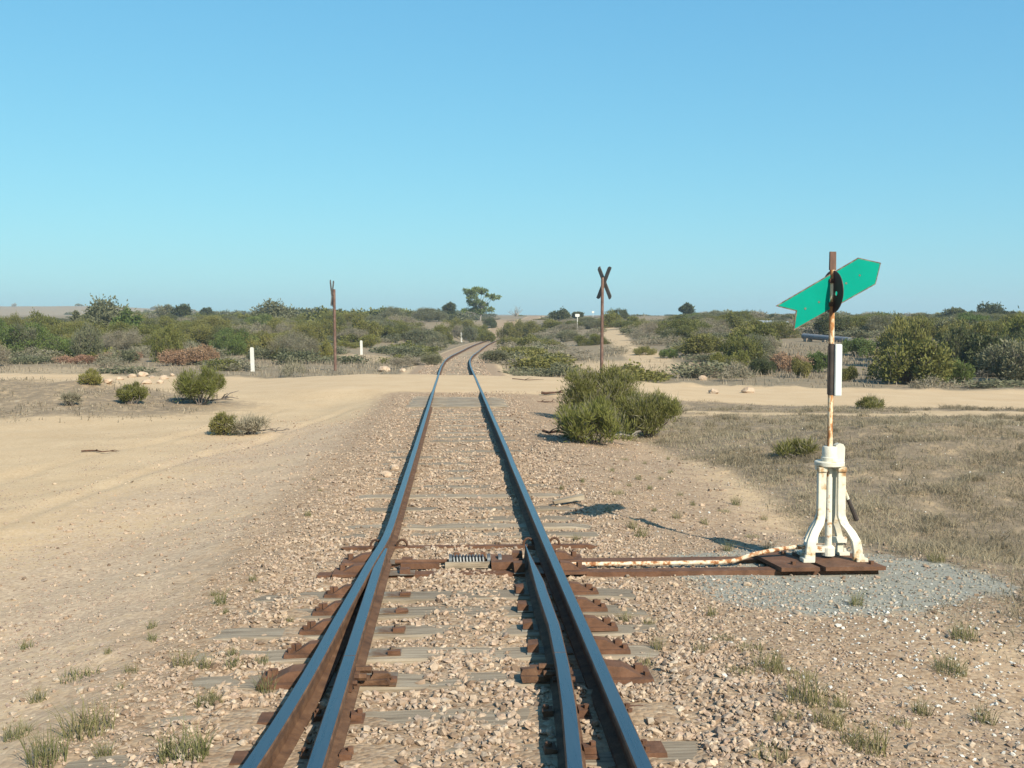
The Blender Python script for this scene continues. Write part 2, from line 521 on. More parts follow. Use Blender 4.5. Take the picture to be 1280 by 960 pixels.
# ------------------------------------------------------------------ ground sheet
def axis(lo, hi, a, b, st, g):
    xs = list(np.arange(a, b, st))
    s = st; x = xs[-1]
    while x < hi:
        s *= g; x += s; xs.append(x)
    s = st; x = xs[0]; L = []
    while x > lo:
        s *= g; x -= s; L.append(x)
    return np.array(L[::-1] + xs)


gx = axis(-900, 900, -3.6, 4.2, .075, 1.05)
gy = axis(-40, 1150, 2.6, 11.0, .075, 1.025)
GX, GY = np.meshgrid(gx, gy)
GZ = terrain(GX, GY)
V = np.stack([GX.ravel(), GY.ravel(), GZ.ravel()], 1)
nx, ny = len(gx), len(gy)
ii = (np.arange(ny - 1)[:, None] * nx + np.arange(nx - 1)[None]).ravel()
Fq = np.stack([ii, ii + 1, ii + nx + 1, ii + nx], 1)
gme = mesh_np('ground', V, Fq, [M['ground']], smooth_=True)


def ell(x, y, cx, cy, rx, ry, soft=.5):
    return smooth(1 + soft, 1 - soft, np.sqrt(((x - cx) / rx) ** 2 + ((y - cy) / ry) ** 2))


def gmasks(x, y):
    dx = x - trackx(y); ad = np.abs(dx)
    n = fbm(x * .8, y * .8, 61); n3 = fbm(x * .22, y * .4, 67)
    d = road_dist(x, y)
    grav = smooth(3.9, 1.2, np.where(dx < 0, ad * 1.0, ad * 1.05)) * smooth(-6, -8, -np.abs(y) - 99)
    grav = np.where(dx < 0, smooth(2.7, .9, ad), smooth(4.0, 1.4, ad))
    grav = np.maximum(grav, .62 * ell(x, y, 3.1, 5.2, 2.2, 2.6))
    grav = np.where(y > 36, smooth(2.0, 1.5, ad) * .8, grav)
    nearw = 3.0 + 2.2 * smooth(8, 3, ad)
    roadm = smooth(3.5, 2.9, d) * smooth(-nearw - 1.0, -nearw + .2, d)
    grav = grav * (1 - roadm)
    # dry grass on the right
    dry = smooth(2.0, 3.4, x) * smooth(4.0, 5.6 + 1.2 * smooth(3.4, 2.6, x), y) * smooth(-3.4, -4.6, d)
    sandy_gap = ell(x, y, 2.2, 11.2, 1.0, 4.2, .4)
    dry = dry * (1 - .9 * sandy_gap)
    strip = fbm(x * .18, d * .85, 69)
    dry = np.where((x > 2), dry * np.clip(np.where(d > -9.5, (strip - .40) * 6 + .35, 1), .05, 1), dry)
    dry = np.maximum(dry, .95 * ell(x, y, -10.5, 24.0, 5.5, 2.8) * (n3 * 1.7))
    dry = np.maximum(dry, .8 * ell(x, y, -15.5, 27.0, 5.5, 3.0) * (n3 * 1.5))
    wob_ = (fbm(x * 1.3, y * 1.3, 79) - .5)
    pad = smooth(1.22, .80, np.sqrt(((x - 2.52) / .98) ** 2 + ((y - 6.95) / .95) ** 2) + .55 * wob_)
    padg = .22 * ell(x, y, -9.5, 22.8, 3.0, 1.0) 
    pad = np.maximum(pad, padg)
    scrub = smooth(2.6, 4.2, d) * smooth(1.6, 2.4, ad)
    clear = np.maximum(ell(x, y, 8.0, 48, 3.8, 8), ell(x, y, -5, 60, 3, 6) * .8)
    clear = np.maximum(clear, ell(x, y, -17, 46, 7, 5) * .7)
    clear = np.maximum(clear, smooth(1.6, .8, np.abs(x - (9.5 + .105 * (y - 50)))) * smooth(45, 55, y) * smooth(150, 120, y))
    scrub = scrub * (1 - .7 * clear)
    scrub = np.where(y > 330, np.where(x < -60, .6, .8), scrub)
    skirt = np.where(dx < 0, smooth(5.2, 2.2, ad), smooth(3.6, 2.0, ad)) * smooth(24, 16, y) * (.35 + .9 * fbm(x * .9, y * .9, 77))
    return grav, np.clip(dry, 0, 1), pad, roadm, scrub, np.clip(skirt, 0, 1)


gv, dr, pa, ro, sc_, sk_ = gmasks(V[:, 0], V[:, 1])
for nm, ch in (('ground_a', (gv, dr, pa)), ('ground_b', (ro, sc_, sk_))):
    a = gme.attributes.new(nm, 'FLOAT_COLOR', 'POINT')
    a.data.foreach_set('color', np.stack([*ch, np.ones(len(V))], 1).astype(np.float32).ravel())
tag(link('ground', gme), kind='structure')

# ------------------------------------------------------------------ the track
HEAD = .031


def interp_path(pts, ys):
    P = sorted((y, x) for x, y in pts)
    return np.interp(ys, [p[0] for p in P], [p[1] for p in P])


LS = [(-2.05, -4), (-1.38, -1), (-1.04, 1), (-.825, 2.5), (-.700, 3.725), (-.664, 4.2), (-.631, 4.75), (-.606, 5.4), (-.570, 6.15), (-.533, 6.95), (-.490, 7.6), (-.480, 8.2), (-.480, 45)]
RB = [(-.66, -2.6), (-.25, -1), (.11, 1), (.325, 2.5), (.421, 3.725), (.455, 4.2), (.485, 4.75), (.505, 5.4), (.503, 6.15), (.513, 6.9), (.523, 7.4)]


def rail_mesh(name, ys, hl, hr, foot=True, fl=None, fr=None, z0=.006):
    """sweep of a flat-bottom rail; hl / hr are the left and right head edges"""
    rows = []
    for i, y in enumerate(ys):
        l, r = hl[i], hr[i]
        c = (l + r) / 2; w = r - l; k = min(1, w / .062)
        a = fl[i] if fl is not None else c - .052
        d_ = fr[i] if fr is not None else c + .052
        web = .008 * max(k, .5)
        bl = min(.005, w * .2)
        prof = [(a, 0), (d_, 0), (d_, .011), (min(c + web + .006, d_), .022), (c + web, .075), (r, .088), (r, .1135), (r - bl, .119), (l + bl, .119), (l, .1135), (l, .088), (c - web, .075), (max(c - web - .006, a), .022), (a, .011)]
        rows.append([(x, y, z0 + z) for x, z in prof])
    n = len(rows[0]); mb = MB()
    V = [p for r_ in rows for p in r_]
    Fs = []; mi = []
    for i in range(len(rows) - 1):
        for k in range(n):
            j = (k + 1) % n
            Fs.append((i * n + k, i * n + j, (i + 1) * n + j, (i + 1) * n + k)); mi.append(1 if k == 7 else 0)
    Fs.append(tuple(range(n))); mi.append(0); Fs.append(tuple((len(rows) - 1) * n + k for k in reversed(range(n)))); mi.append(0)
    mb.v = V; mb.f = [list(f) for f in Fs]; mb.m = mi
    return mb


ysL = np.concatenate([np.arange(-3.8, 12, .12), np.arange(12, 46, 1.0), np.arange(46, 176, 2.0)])
cl = interp_path(LS, ysL); cl = np.where(ysL > 40, trackx(ysL) - .565, cl)
cl = np.convolve(np.pad(cl, 2, mode='edge'), np.ones(5) / 5, 'valid')
cl = np.where(ysL > 12, interp_path(LS, ysL) if False else np.where(ysL > 40, trackx(ysL) - .565, -.480), cl)
cr = np.where(ysL > 12, trackx(ysL) + .565, .648)
RM = [M['rust'], M['railtop']]
wob = .006 * (vnoise(ysL * .25, ysL * 0, 5) - .5)
tl = thing('running_rail', 'long left rail of the track, bending outward before the points', 'rail')
rail_mesh('rail', ysL, cl + wob - HEAD, cl + wob + HEAD).build('rail_bar', RM, tl)
tr = thing('running_rail', 'long right rail of the track, running straight beside the open blade', 'rail')
rail_mesh('rail', ysL, cr + wob - HEAD, cr + wob + HEAD).build('rail_bar', RM, tr)

# left blade: straight, planed to lie against the left rail
yb = np.linspace(4.926, 7.34, 32)
st = np.interp(yb, ysL, cl)
hl = np.maximum(-.480 - HEAD, st + HEAD + .0015)
hr = np.full(len(yb), -.480 + HEAD); hr = np.maximum(hr, hl + .004)
tb = thing('point_rail', 'left tapered switch blade closed against the left rail', 'switch blade')
rail_mesh('blade', yb, hl, hr, fl=np.minimum(hl + .001, hr - .002), fr=hr + .022).build('blade_bar', RM, tb)
# right blade: standing open
yb = np.linspace(4.926, 7.42, 32)
c = interp_path(RB, yb)
hl2 = c - HEAD; wd = np.clip(.005 + (7.42 - yb) * .052, .005, .062)
hr2 = hl2 + wd
tb2 = thing('point_rail', 'right tapered switch blade standing open beside the right rail', 'switch blade')
rail_mesh('blade', yb, hl2, hr2, fl=hl2 - .020, fr=np.minimum(hr2 + .002, hr2)).build('blade_bar', RM, tb2)
# closure rails behind the heel
yc = np.linspace(-2.4, 4.920, 62)
tc1 = thing('closure_rail', 'left inner rail nearest the camera, behind the heel of the closed blade', 'rail')
rail_mesh('rail', yc, np.full(len(yc), -.480 - HEAD), np.full(len(yc), -.480 + HEAD)).build('rail_bar', RM, tc1)
c2 = interp_path(RB, yc)
tc2 = thing('closure_rail', 'right inner rail nearest the camera, behind the heel of the open blade', 'rail')
yk = yc[yc > -.6]
rail_mesh('rail', yk, interp_path(RB, yk) - HEAD, interp_path(RB, yk) + HEAD).build('rail_bar', RM, tc2)


def railx(y):
    """left stock, left inner, right inner, right stock"""
    return float(np.interp(y, ysL, cl)), -.480, float(interp_path(RB, np.array([y]))[0]), .648


# heel joints: fish plates and bolts belong to the closure rails
for root, x in ((tc1, -.480), (tc2, railx(4.9)[2])):
    mb = MB()
    for sx in (-1, 1):
        mb.box((x + sx * .020 - .010, 4.70, .030), (x + sx * .020 + .010, 4.90, .085))
        for yy in (4.74, 4.82, 4.87):
            mb.tube([(x + sx * .018, yy, .058), (x + sx * .050, yy, .058)], .013, 6)
    mb.build('fish_plate', M['rust_dark'], root)

# turnout sleepers with their slide plates and braces
TS = [3.55, 4.04, 4.45, 4.95, 5.36, 5.77, 6.16, 6.55]
ORD = ['nearest', 'second nearest', 'third nearest', 'fourth nearest', 'fifth nearest', 'sixth nearest', 'seventh nearest', 'eighth nearest']


def sleeper_bm(L, W, zt, seed):
    rn = random.Random(seed)
    mb = MB(); n = 14; rows = []
    for i in range(n + 1):
        x = -L / 2 + L * i / n
        w0 = -W / 2 + rn.uniform(-.006, .006); w1 = W / 2 + rn.uniform(-.006, .006)
        z = zt + rn.uniform(-.005, .004)
        if i in (0, n):
            z -= .012
        rows.append([(x, w0, -.13), (x, w1, -.13), (x, w1, z - .008), (x, w1 - .012, z + rn.uniform(-.003, .003)), (x, w0 + .012, z + rn.uniform(-.003, .003)), (x, w0, z - .008)])
    V = [p for r_ in rows for p in r_]; Fs = []
    for i in range(n):
        for k in range(6):
            j = (k + 1) % 6
            Fs.append((i * 6 + k, i * 6 + j, (i + 1) * 6 + j, (i + 1) * 6 + k))
    Fs.append(tuple(range(6))); Fs.append(tuple(n * 6 + k for k in reversed(range(6))))
    mb.add(V, Fs)
    return mb


SLEEPERS = []           # (y, half width, x0, x1) for the stones
for i, y in enumerate(TS):
    big = abs(y - 4.95) < .02
    L = 2.42 if y > 4.3 else 2.6
    cx = -.10 if y > 4.3 else -.16
    heel = ' to the camera, carrying the wide heel plates' if big else ' to the camera, grey timber with rusty plates'
    t = thing('sleeper', f'{ORD[i]} turnout sleeper{heel}', 'sleeper', (cx, y, 0), random.uniform(-.01, .01), 'timber sleepers under the turnout')
    sleeper_bm(L, .21, -.002, i).build('timber', M['timber'], t)
    SLEEPERS.append((y, .11, cx - L / 2, cx + L / 2))
    xl, xli, xri, xr = railx(y)
    slide = y > 4.9
    pw = .105 if big else .062
    # field-side brace plates
    for sx, xs in ((-1, xl), (1, xr)):
        ext = (.27 if big else .235) if slide else .16
        a, b_ = sorted((xs + sx * .040, xs + sx * ext))
        mb = MB().box((a - cx, -pw, -.002), (b_ - cx, pw, .017), taper=.002)
        if slide:
            # wedge shaped rail brace with upstanding lug and bolts
            x1, x2 = xs + sx * .058 - cx, xs + sx * (ext - .05) - cx
            hw = pw * .62
            P = [(x1, -hw, .017), (x2, -hw, .017), (x2, hw, .017), (x1, hw, .017), (x1, -hw * .8, .066), (x1 + (x2 - x1) * .45, -hw * .8, .060), (x1 + (x2 - x1) * .45, hw * .8, .060), (x1, hw * .8, .066)]
            mb.hexa(P)
            xb = x2 - sx * .012
            mb.tube([(xb, hw * .35, .015), (xb, hw * .35, .050)], .017, 6)
            mb.tube([(xb + sx * .035, -hw * .6, .015), (xb + sx * .035, -hw * .6, .036)], .014, 6)
            mb.box((x2 - .02, hw * .2, .017), (x2 + .018, hw * .9, .046), jit=.003)
        else:
            for yy in (-.03, .03):
                mb.tube([(xs + sx * .085 - cx, yy, .015), (xs + sx * .085 - cx, yy, .034)], .013, 6)
        mb.build('rail_brace' if slide else 'base_plate', M['plate'], t)
    # gauge-side slide plates
    for sx, xs, xin in ((1, xl, xli), (-1, xr, xri)):
        if slide:
            a, b_ = sorted((xs + sx * .054, xin + sx * (.215 if sx > 0 else .14)))
            mb = MB().box((a - cx, -pw * .9, -.001), (b_ - cx, pw * .9, .0055))
            xb = xin + sx * (.17 if sx > 0 else .10) - cx
            mb.tube([(xb, .02, .004), (xb, .02, .026)], .016, 6)
            sp_ = mb.build('slide_plate', M['slide'], t)
            mb = MB()
            if sx < 0:
                mb.box((xb - .035, -.045, .005), (xb + .02, .04, .045), jit=.006)
            else:
                mb.box((xb - .02, -.05, .0055), (xb + .045, -.01, .022), jit=.004)
            mb.build('stop_block', M['plate'], sp_)
        else:
            a, b_ = sorted((xin - .105, xin + .105))
            mb = MB().box((a - cx, -pw, -.001), (b_ - cx, pw, .0055))
            for q in (-1, 1):
                mb.box((xin + q * .075 - .025 - cx, -.035, .0055), (xin + q * .075 + .02 - cx, .035, .030), jit=.004)
                mb.tube([(xin + q * .085 - cx, 0, .02), (xin + q * .085 - cx, 0, .045)], .013, 6)
            mb.build('base_plate', M['plate'], t)
    if big:
        for sx, x in ((1, -.480), (-1, xri)):
            mb = MB().box((min(x + sx * .055, x + sx * .18) - cx, -.10, .004), (max(x + sx * .055, x + sx * .18) - cx, -.01, .030), jit=.008)
            mb.box((min(x + sx * .10, x + sx * .19) - cx, -.075, .028), (max(x + sx * .10, x + sx * .19) - cx, -.005, .058), jit=.010, taper=.012)
            mb.tube([(x + sx * .02 - cx, -.03, .06), (x + sx * .10 - cx, -.03, .06)], .017, 6)
            mb.tube([(x + sx * .02 - cx, -.12, .055), (x + sx * .085 - cx, -.12, .055)], .017, 6)
            mb.build('heel_block', M['rust'], t)

# the long timbers' steel bars that carry the switch stand, and the gear between the rails
BY = (7.12, 7.46)
for k, y in enumerate(BY):
    lab = ('nearer of two long rusty steel bars running from the rails to the switch stand', 'farther of two long rusty steel bars running from the rails to the switch stand')[k]
    t = thing('steel_bar', lab, 'steel bar', (0, y, 0), 0, 'long steel bars under the switch stand')
    mb = MB().box((-.90 + .12 * k, -.055, -.075), (2.86 if k == 0 else 2.80, .055, .004))
    mb.build('bar', M['plate'], t, bevel=.004)
    xl, xli, xri, xr = railx(y)
    for sx, xs, e in ((-1, xl, .27), (1, xr, .24)):
        a, b_ = sorted((xs + sx * .04, xs + sx * e))
        mb = MB().box((a, -.11, .0045), (b_, .10, .022), jit=.004)
        x1, x2 = xs + sx * .058, xs + sx * (e - .05)
        mb.hexa([(x1, -.05, .02), (x2, -.05, .02), (x2, .05, .02), (x1, .05, .02), (x1, -.04, .07), ((x1 + x2) / 2, -.04, .062), ((x1 + x2) / 2, .04, .062), (x1, .04, .07)])
        mb.tube([(x2, .02, .02), (x2, .02, .06)], .02, 6)
        mb.build('rail_brace', M['plate'], t)
    for a, b_ in ((xl + .054, -.26), (xri - .12, xr - .054)):
        mb = MB().box((a, -.075, .005), (b_, .075, .0065))
        sp_ = mb.build('slide_plate', M['slide'], t)
        MB().box((b_ - .1 if a < 0 else a, -.05, .0065), (b_ - .03 if a < 0 else a + .07, .03, .035 if a < 0 else .07), jit=.005).build('stop_block', M['plate'], sp_)
    SLEEPERS.append((y, .07, -.9, 2.8))

# tie bar in front of the blade tips
t = thing('gauge_tie_bar', 'thin rusty tie bar across the track just beyond the blade tips', 'tie bar', (0, 7.93, 0))
mb = MB(); mb.add([(-.84, 0, .012), (-.76, -.03, -.02), (-.76, .03, -.02), (-.76, .03, .018), (-.76, -.03, .018), (1.0, -.03, -.02), (1.0, .03, -.02), (1.0, .03, .018), (1.0, -.03, .018), (1.07, 0, .0)],
        [(0, 2, 1), (0, 3, 2), (0, 4, 3), (0, 1, 4), (1, 2, 6, 5), (2, 3, 7, 6), (3, 4, 8, 7), (4, 1, 5, 8), (5, 6, 9), (6, 7, 9), (7, 8, 9), (8, 5, 9)])
mb.build('bar', M['plate'], t)
for x in (-.480, .648):
    for sx in (-1, 1):
        pts = [(x + sx * (.06 + .075 * (1 - math.cos(a)) / 2), .0, .018 + .05 * math.sin(a)) for a in np.linspace(0, math.pi, 7)]
        MB().tube(pts, .010, 6).build('clip', M['rust_dark'], t)
SLEEPERS.append((7.93, .03, -.8, 1.0))

# spring rod between the blades
t = thing('spring_rod', 'rusty rod with a coil spring lying between the blade tips', 'switch gear', (0, 7.29, .030))
MB().tube([(-.40, 0, .012), (.46, 0, .012)], .014, 10).build('rod', M['plate'], t, True)
mb = MB()
for k in range(10):
    x = -.01 + .022 * k
    mb.tube([(x + .022 * j / 8 * 1.0, .036 * math.cos(2 * math.pi * j / 8), .014 + .036 * math.sin(2 * math.pi * j / 8)) for j in range(9)], .0085, 6)
mb.build('coil_spring', M['spring'], t, True)
mb = MB()
for x in (-.035, .225, .30):
    mb.tube([(x, 0, .014), (x + .022, 0, .014)], .046, 12)
mb.build('collar', M['spring'], t, True)
MB().box((.255, -.12, -.02), (.40, .10, .030), jit=.006).build('spring_box', M['plate'], t)
MB().box((-.06, -.085, -.02), (.24, -.06, .02)).build('side_strap', M['timber'], t)
for x in (.02, .12, .20):
    MB().box((x - .018, .05, -.02), (x + .018, .085, .055), jit=.004).build('spring_clip', M['plate'], t)
MB().box((-.36, -.055, -.028), (-.1, -.02, .010)).build('connecting_bar', M['plate'], t)

# plain line sleepers
protoS = []
for k in range(4):
    o = sleeper_bm(2.08, .20, -.004, 40 + k)
    protoS.append(o.build('sleeper', M['timber']))
used = [False] * 4


def place_sleeper(y, label, group, z=0., cx=None, wy=1.0, rz=None):
    k = random.randrange(4)
    o = protoS[k] if not used[k] else protoS[k].copy()
    if used[k]:
        COL.objects.link(o)
    used[k] = True
    cx = float(trackx(y)) if cx is None else cx
    o.location = (cx + random.uniform(-.05, .05), y, z)
    slope = (float(trackx(y + .5)) - float(trackx(y - .5)))
    o.rotation_euler = (0, 0, -math.atan(slope) + (random.uniform(-.012, .012) if rz is None else rz))
    o.scale = (1, wy, 1)
    tag(o, label, 'sleeper', group)
    SLEEPERS.append((y, .10 * wy, o.location.x - 1.04, o.location.x + 1.04))


for y in (8.45, 8.82, 9.22, 9.72, 10.45, 11.1, 11.7, 12.3, 12.95, 13.6, 14.2, 14.85, 15.5, 16.1, 16.7, 17.3, 17.9, 18.5, 19.1, 19.7, 20.3, 20.9, 21.4):
    place_sleeper(y, 'weathered grey sleeper half buried in ballast between points and road', 'half buried sleepers before the road', random.uniform(-.006, .006))
y = 21.95; k = 0
while y < 26.0:
    place_sleeper(y, 'grey crossing timber laid tight against its neighbours before the sandy road', 'crossing timbers before the road',     .030 + random.uniform(-.004, .004), rz=random.uniform(-.004, .004), wy=1.12)
    y += .245; k += 1
y = 37.2
while y < 72:
    place_sleeper(y, 'distant sleeper half buried in the curving track beyond the road', 'sleepers beyond the road', random.uniform(-.004, .006))
    y += .68


# ------------------------------------------------------------------ loose stones
def ico():
    t = (1 + 5 ** .5) / 2
    V = np.array([(-1, t, 0), (1, t, 0), (-1, -t, 0), (1, -t, 0), (0, -1, t), (0, 1, t), (0, -1, -t), (0, 1, -t), (t, 0, -1), (t, 0, 1), (-t, 0, -1), (-t, 0, 1)], float)
    V /= np.linalg.norm(V[0])
    Fc = np.array([(0, 11, 5), (0, 5, 1), (0, 1, 7), (0, 7, 10), (0, 10, 11), (1, 5, 9), (5, 11, 4), (11, 10, 2), (10, 7, 6), (7, 1, 8), (3, 9, 4), (3, 4, 2), (3, 2, 6), (3, 6, 8), (3, 8, 9), (4, 9, 5), (2, 4, 11), (6, 2, 10), (8, 6, 7), (9, 8, 1)])
    return V, Fc


ICO_V, ICO_F = ico()


def stones(name, X, Y, rad, mat, sink=.25, flat=.72, tone=None, label=None, cat=None, rough=.42):
    n = len(X)
    Z = terrain(X, Y)
    B = ICO_V[None] * (1 + rough * (RNG.random((n, 12, 1)) * 2 - 1))
    B = B * (rad[:, None] * np.array([1, 1, flat])[None] * (1 + .48 * (RNG.random((n, 3)) * 2 - 1)))[:, None, :]
    a = RNG.random(n) * 2 * np.pi; ca, sa = np.cos(a), np.sin(a)
    x = B[:, :, 0] * ca[:, None] - B[:, :, 1] * sa[:, None]; y = B[:, :, 0] * sa[:, None] + B[:, :, 1] * ca[:, None]
    tl_ = RNG.normal(0, .4, n); ct, s_ = np.cos(tl_), np.sin(tl_)
    z = B[:, :, 2] * ct[:, None] + x * s_[:, None]; x = x * ct[:, None] - B[:, :, 2] * s_[:, None]
    P = np.stack([x + X[:, None], y + Y[:, None], z + (Z + rad * flat * (1 - 2 * sink) * .8)[:, None]], 2).reshape(-1, 3)
    Fc = (ICO_F[None] + 12 * np.arange(n)[:, None, None]).reshape(-1, 3)
    tn = RNG.random(n) if tone is None else tone
    me = mesh_np(name, P, Fc, [mat], tone=np.repeat(tn, 12))
    return tag(link(name, me), label, cat, kind='stuff')


def ok_stone(x, y):
    k = np.ones(len(x), bool)
    for xs in (np.interp(y, ysL, cl), np.interp(y, ysL, cr)):
        k &= np.abs(x - xs) > .065
    inn = y < 7.4
    k &= ~(inn & (np.abs(x + .48) < .065)); k &= ~(inn & (np.abs(x - interp_path(RB, y)) < .065))
    t = terrain(x, y)
    for (sy, hw, x0, x1) in SLEEPERS:
        on = (np.abs(y - sy) < hw + .01) & (x > x0) & (x < x1)
        if sy < 8:
            # plates stay clear
            plate = on & ((x < -.2) | (x > .28)) & (x > -.95) & (x < .95)
            k &= ~plate
        on &= (t < -.008) & (RNG.random(len(x)) > .25)
        k &= ~on
    d = road_dist(x, y)
    k &= ~((d > -5.0) & (d < 3.3))
    return k


def scatter(n, x0, x1, y0, y1, pw=1.0):
    x = RNG.uniform(x0, x1, n); u = RNG.random(n) ** pw
    return x, y0 + (y1 - y0) * u


xs_, ys_ = [], []
rs_ = []
for n, x0, x1, y0, y1, r0, r1 in ((19000, -1.6, 2.1, 3.3, 5.4, .0055, .020), (21000, -1.6, 2.1, 5.2, 8.4, .006, .0185), (20000, -1.7, 2.1, 8.2, 14, .007, .019), (14000, -1.8, 2.2, 14, 25.5, .009, .022), (5000, .7, 3.2, 3.3, 6.0, .005, .014), (1800, -1.3, 1.3, 36, 60, .02, .04)):
    x, y = scatter(n, x0, x1, y0, y1)
    x = x + (trackx(y) - .085)
    ad = np.abs(x - trackx(y))
    k = ok_stone(x, y) & (RNG.random(n) < np.clip(.45 + 1.6 * (fbm(x * 1.9, y * 1.9, 88) - .2), .25, 1)) & (RNG.random(n) < np.clip(1.25 - .85 * np.maximum(ad - .95, 0), .06, 1))
    r = (r0 + (r1 - r0) * RNG.random(n) ** 2.6) * (1 - .5 * smooth(.95, 1.8, ad))
    xs_.append(x[k]); ys_.append(y[k]); rs_.append(r[k])
stones('ballast', np.concatenate(xs_), np.concatenate(ys_), np.concatenate(rs_), M['stone'], sink=.22, label='loose tan and pinkish ballast stones around the rails', cat='ballast')
# thinner spread of small stones out to the left sand and beside the track
x, y = scatter(16000, -5.5, -1.0, 3.4, 22, 1.4)
k = RNG.random(len(x)) < (smooth(-5.5, -1.6, x) ** 1.5) * (.25 + 1.2 * np.clip(fbm(x * 1.2, y * 1.2, 71) - .35, 0, 1) * 2.2)
k &= ok_stone(x, y)
x2, y2 = scatter(14000, 1.4, 4.5, 3.4, 20, 1.3)
k2 = RNG.random(len(x2)) < smooth(4.4, 1.8, x2) * .7
x = np.concatenate([x[k], x2[k2]]); y = np.concatenate([y[k], y2[k2]])
stones('scattered_gravel', x, y,   .005 + .014 * RNG.random(len(x)) ** 3, M['stone'], sink=.3, label='small gravel thinly scattered over the sand beside the track', cat='gravel')
x, y = scatter(60000, -6.5, -.9, 3.3, 20, 1.5)
k = RNG.random(len(x)) < (smooth(-7.0, -2.0, x)) * np.clip(3.0 * (fbm(x * 1.1, y * 1.1, 77) - .36), .06, 1)
k &= ok_stone(x, y)
x2, y2 = scatter(26000, .9, 4.2, 3.3, 16, 1.4)
k2 = RNG.random(len(x2)) < smooth(4.4, 2.2, x2) * .8; k2 &= ok_stone(x2, y2)
x = np.concatenate([x[k], x2[k2]]); y = np.concatenate([y[k], y2[k2]])
stones('fine_grit', x, y, .0028 + .0055 * RNG.random(len(x)) ** 2, M['grit'], sink=.2, label='fine mauve and tan grit strewn over the sand beside the track', cat='grit')
a_ = RNG.random(2600) * 2 * np.pi; q_ = np.sqrt(RNG.random(2600)) * (1 + .35 * RNG.random(2600) ** 2)
x = 2.52 + np.cos(a_) * q_ * 1.0; y = 6.95 + np.sin(a_) * q_ * 1.0
k = ok_stone(x, y) & ~((np.abs(x - 2.45) < .5) & (np.abs(y - 7.27) < .34))
stones('grey_chippings', x[k], y[k], (.0035 + .0075 * RNG.random(len(x)) ** 2.5)[k], M['chip'], sink=.2, label='blue grey chippings spilled around the foot of the switch stand', cat='gravel')
# white grit by the pad on the right
px = RNG.normal(0, 1, 900); py = RNG.normal(0, 1, 900)
x = 2.55 + px * .62 - py * .1; y = 5.25 + py * .75
x3, y3 = scatter(500, 1.0, 9, 4, 16)
x = np.concatenate([x, x3]); y = np.concatenate([y, y3]); k = x > .95
stones('white_grit', x[k], y[k], (.004 + .008 * RNG.random(len(x)) ** 2)[k], M['pebble_white'], sink=.1, label='bright white shell grit sprinkled beside the grey pad', cat='grit')


# ------------------------------------------------------------------ grass and foliage
def blades(X, Y, h, w, lean, Z=None, tone=None, per=1):
    """bent blades, each two triangles' worth of a narrow strip: 5 points"""
    n = len(X)
    Z = terrain(X, Y) if Z is None else Z
    a = RNG.random(n) * 2 * np.pi
    dx, dy = np.cos(a), np.sin(a)
    b = RNG.random(n) * 2 * np.pi; wx, wy = np.cos(b) * w, np.sin(b) * w
    ln = lean * h * RNG.random(n)
    p0 = np.stack([X - wx, Y - wy, Z - .01], 1); p1 = np.stack([X + wx, Y + wy, Z - .01], 1)
    mx, my, mz = X + dx * ln * .35, Y + dy * ln * .35, Z + h * .6
    p2 = np.stack([mx + wx * .7, my + wy * .7, mz], 1); p3 = np.stack([mx - wx * .7, my - wy * .7, mz], 1)
    p4 = np.stack([X + dx * ln, Y + dy * ln, Z + h], 1)
    V = np.stack([p0, p1, p2, p3, p4], 1).reshape(-1, 3)
    o = 5 * np.arange(n)[:, None]
    return V, np.array([[0, 1, 2, 3]]) + o, np.array([[3, 2, 4]]) + o, np.repeat(RNG.random(n) if tone is None else tone, 5)


def grass_obj(name, X, Y, h, w, lean, mat, label, cat, tone=None):
    V, q, t, tn = blades(X, Y, h, w, lean, tone=tone)
    me = mesh_np(name, V, [q, t], [mat], tone=tn)
    return tag(link(name, me), label, cat, kind='stuff')


# dry grass on the right
X = np.concatenate([RNG.uniform(1.9, 8.5, 210000), RNG.uniform(2, 15, 190000)])
Y = np.concatenate([RNG.uniform(4.4, 14, 210000), RNG.uniform(13, 26, 190000)])
g = gmasks(X, Y)
cl_ = fbm(X * 2.6, Y * 2.6, 81)
cl2 = fbm(X * .55, Y * .8, 83)
p = np.clip((g[1] - .2) * 1.6, 0, 1) * np.clip((cl_ - .30) * 2.6, .15, 1) * np.clip((cl2 - .25) * 2.6, .2, 1) * (1 - g[2])
k = RNG.random(len(X)) < p
X, Y, cl2 = X[k], Y[k], cl2[k]
h = (.012 + .055 * RNG.random(len(X)) ** 2.0) * (.6 + .8 * cl2)
cx_ = RNG.uniform(2.6, 13, 950); cy_ = RNG.uniform(4.6, 23, 950); g_ = gmasks(cx_, cy_); kk = (g_[1] > .5) & (g_[2] < .1); cx_, cy_ = cx_[kk], cy_[kk]
m_ = 46; rr_ = (.05 + .09 * RNG.random(len(cx_)))
X = np.concatenate([X, (cx_[:, None] + RNG.normal(0, .6, (len(cx_), m_)) * rr_[:, None]).ravel()])
Y = np.concatenate([Y, (cy_[:, None] + RNG.normal(0, .6, (len(cy_), m_)) * rr_[:, None]).ravel()])
h = h * (1 + .7 * smooth(2.9, 3.6, X[:len(h)]) * smooth(10, 7, Y[:len(h)]))
h = np.concatenate([h, (np.repeat(.05 + .08 * RNG.random(len(cx_)), m_) * (.5 + .5 * RNG.random(len(cx_) * m_)))])
tone = np.clip(.1 + .55 * RNG.random(len(X)) + 1.0 * (fbm(X * .8, Y * .8, 85) - .5), 0, 1)
grass_obj('dry_grass', X, Y, h, .0013 + .0011 * RNG.random(len(X)) + .00013 * Y, 2.4, M['grass_dry'], 'dry straw and grey grass covering the low bank behind the switch stand', 'dry grass', tone)

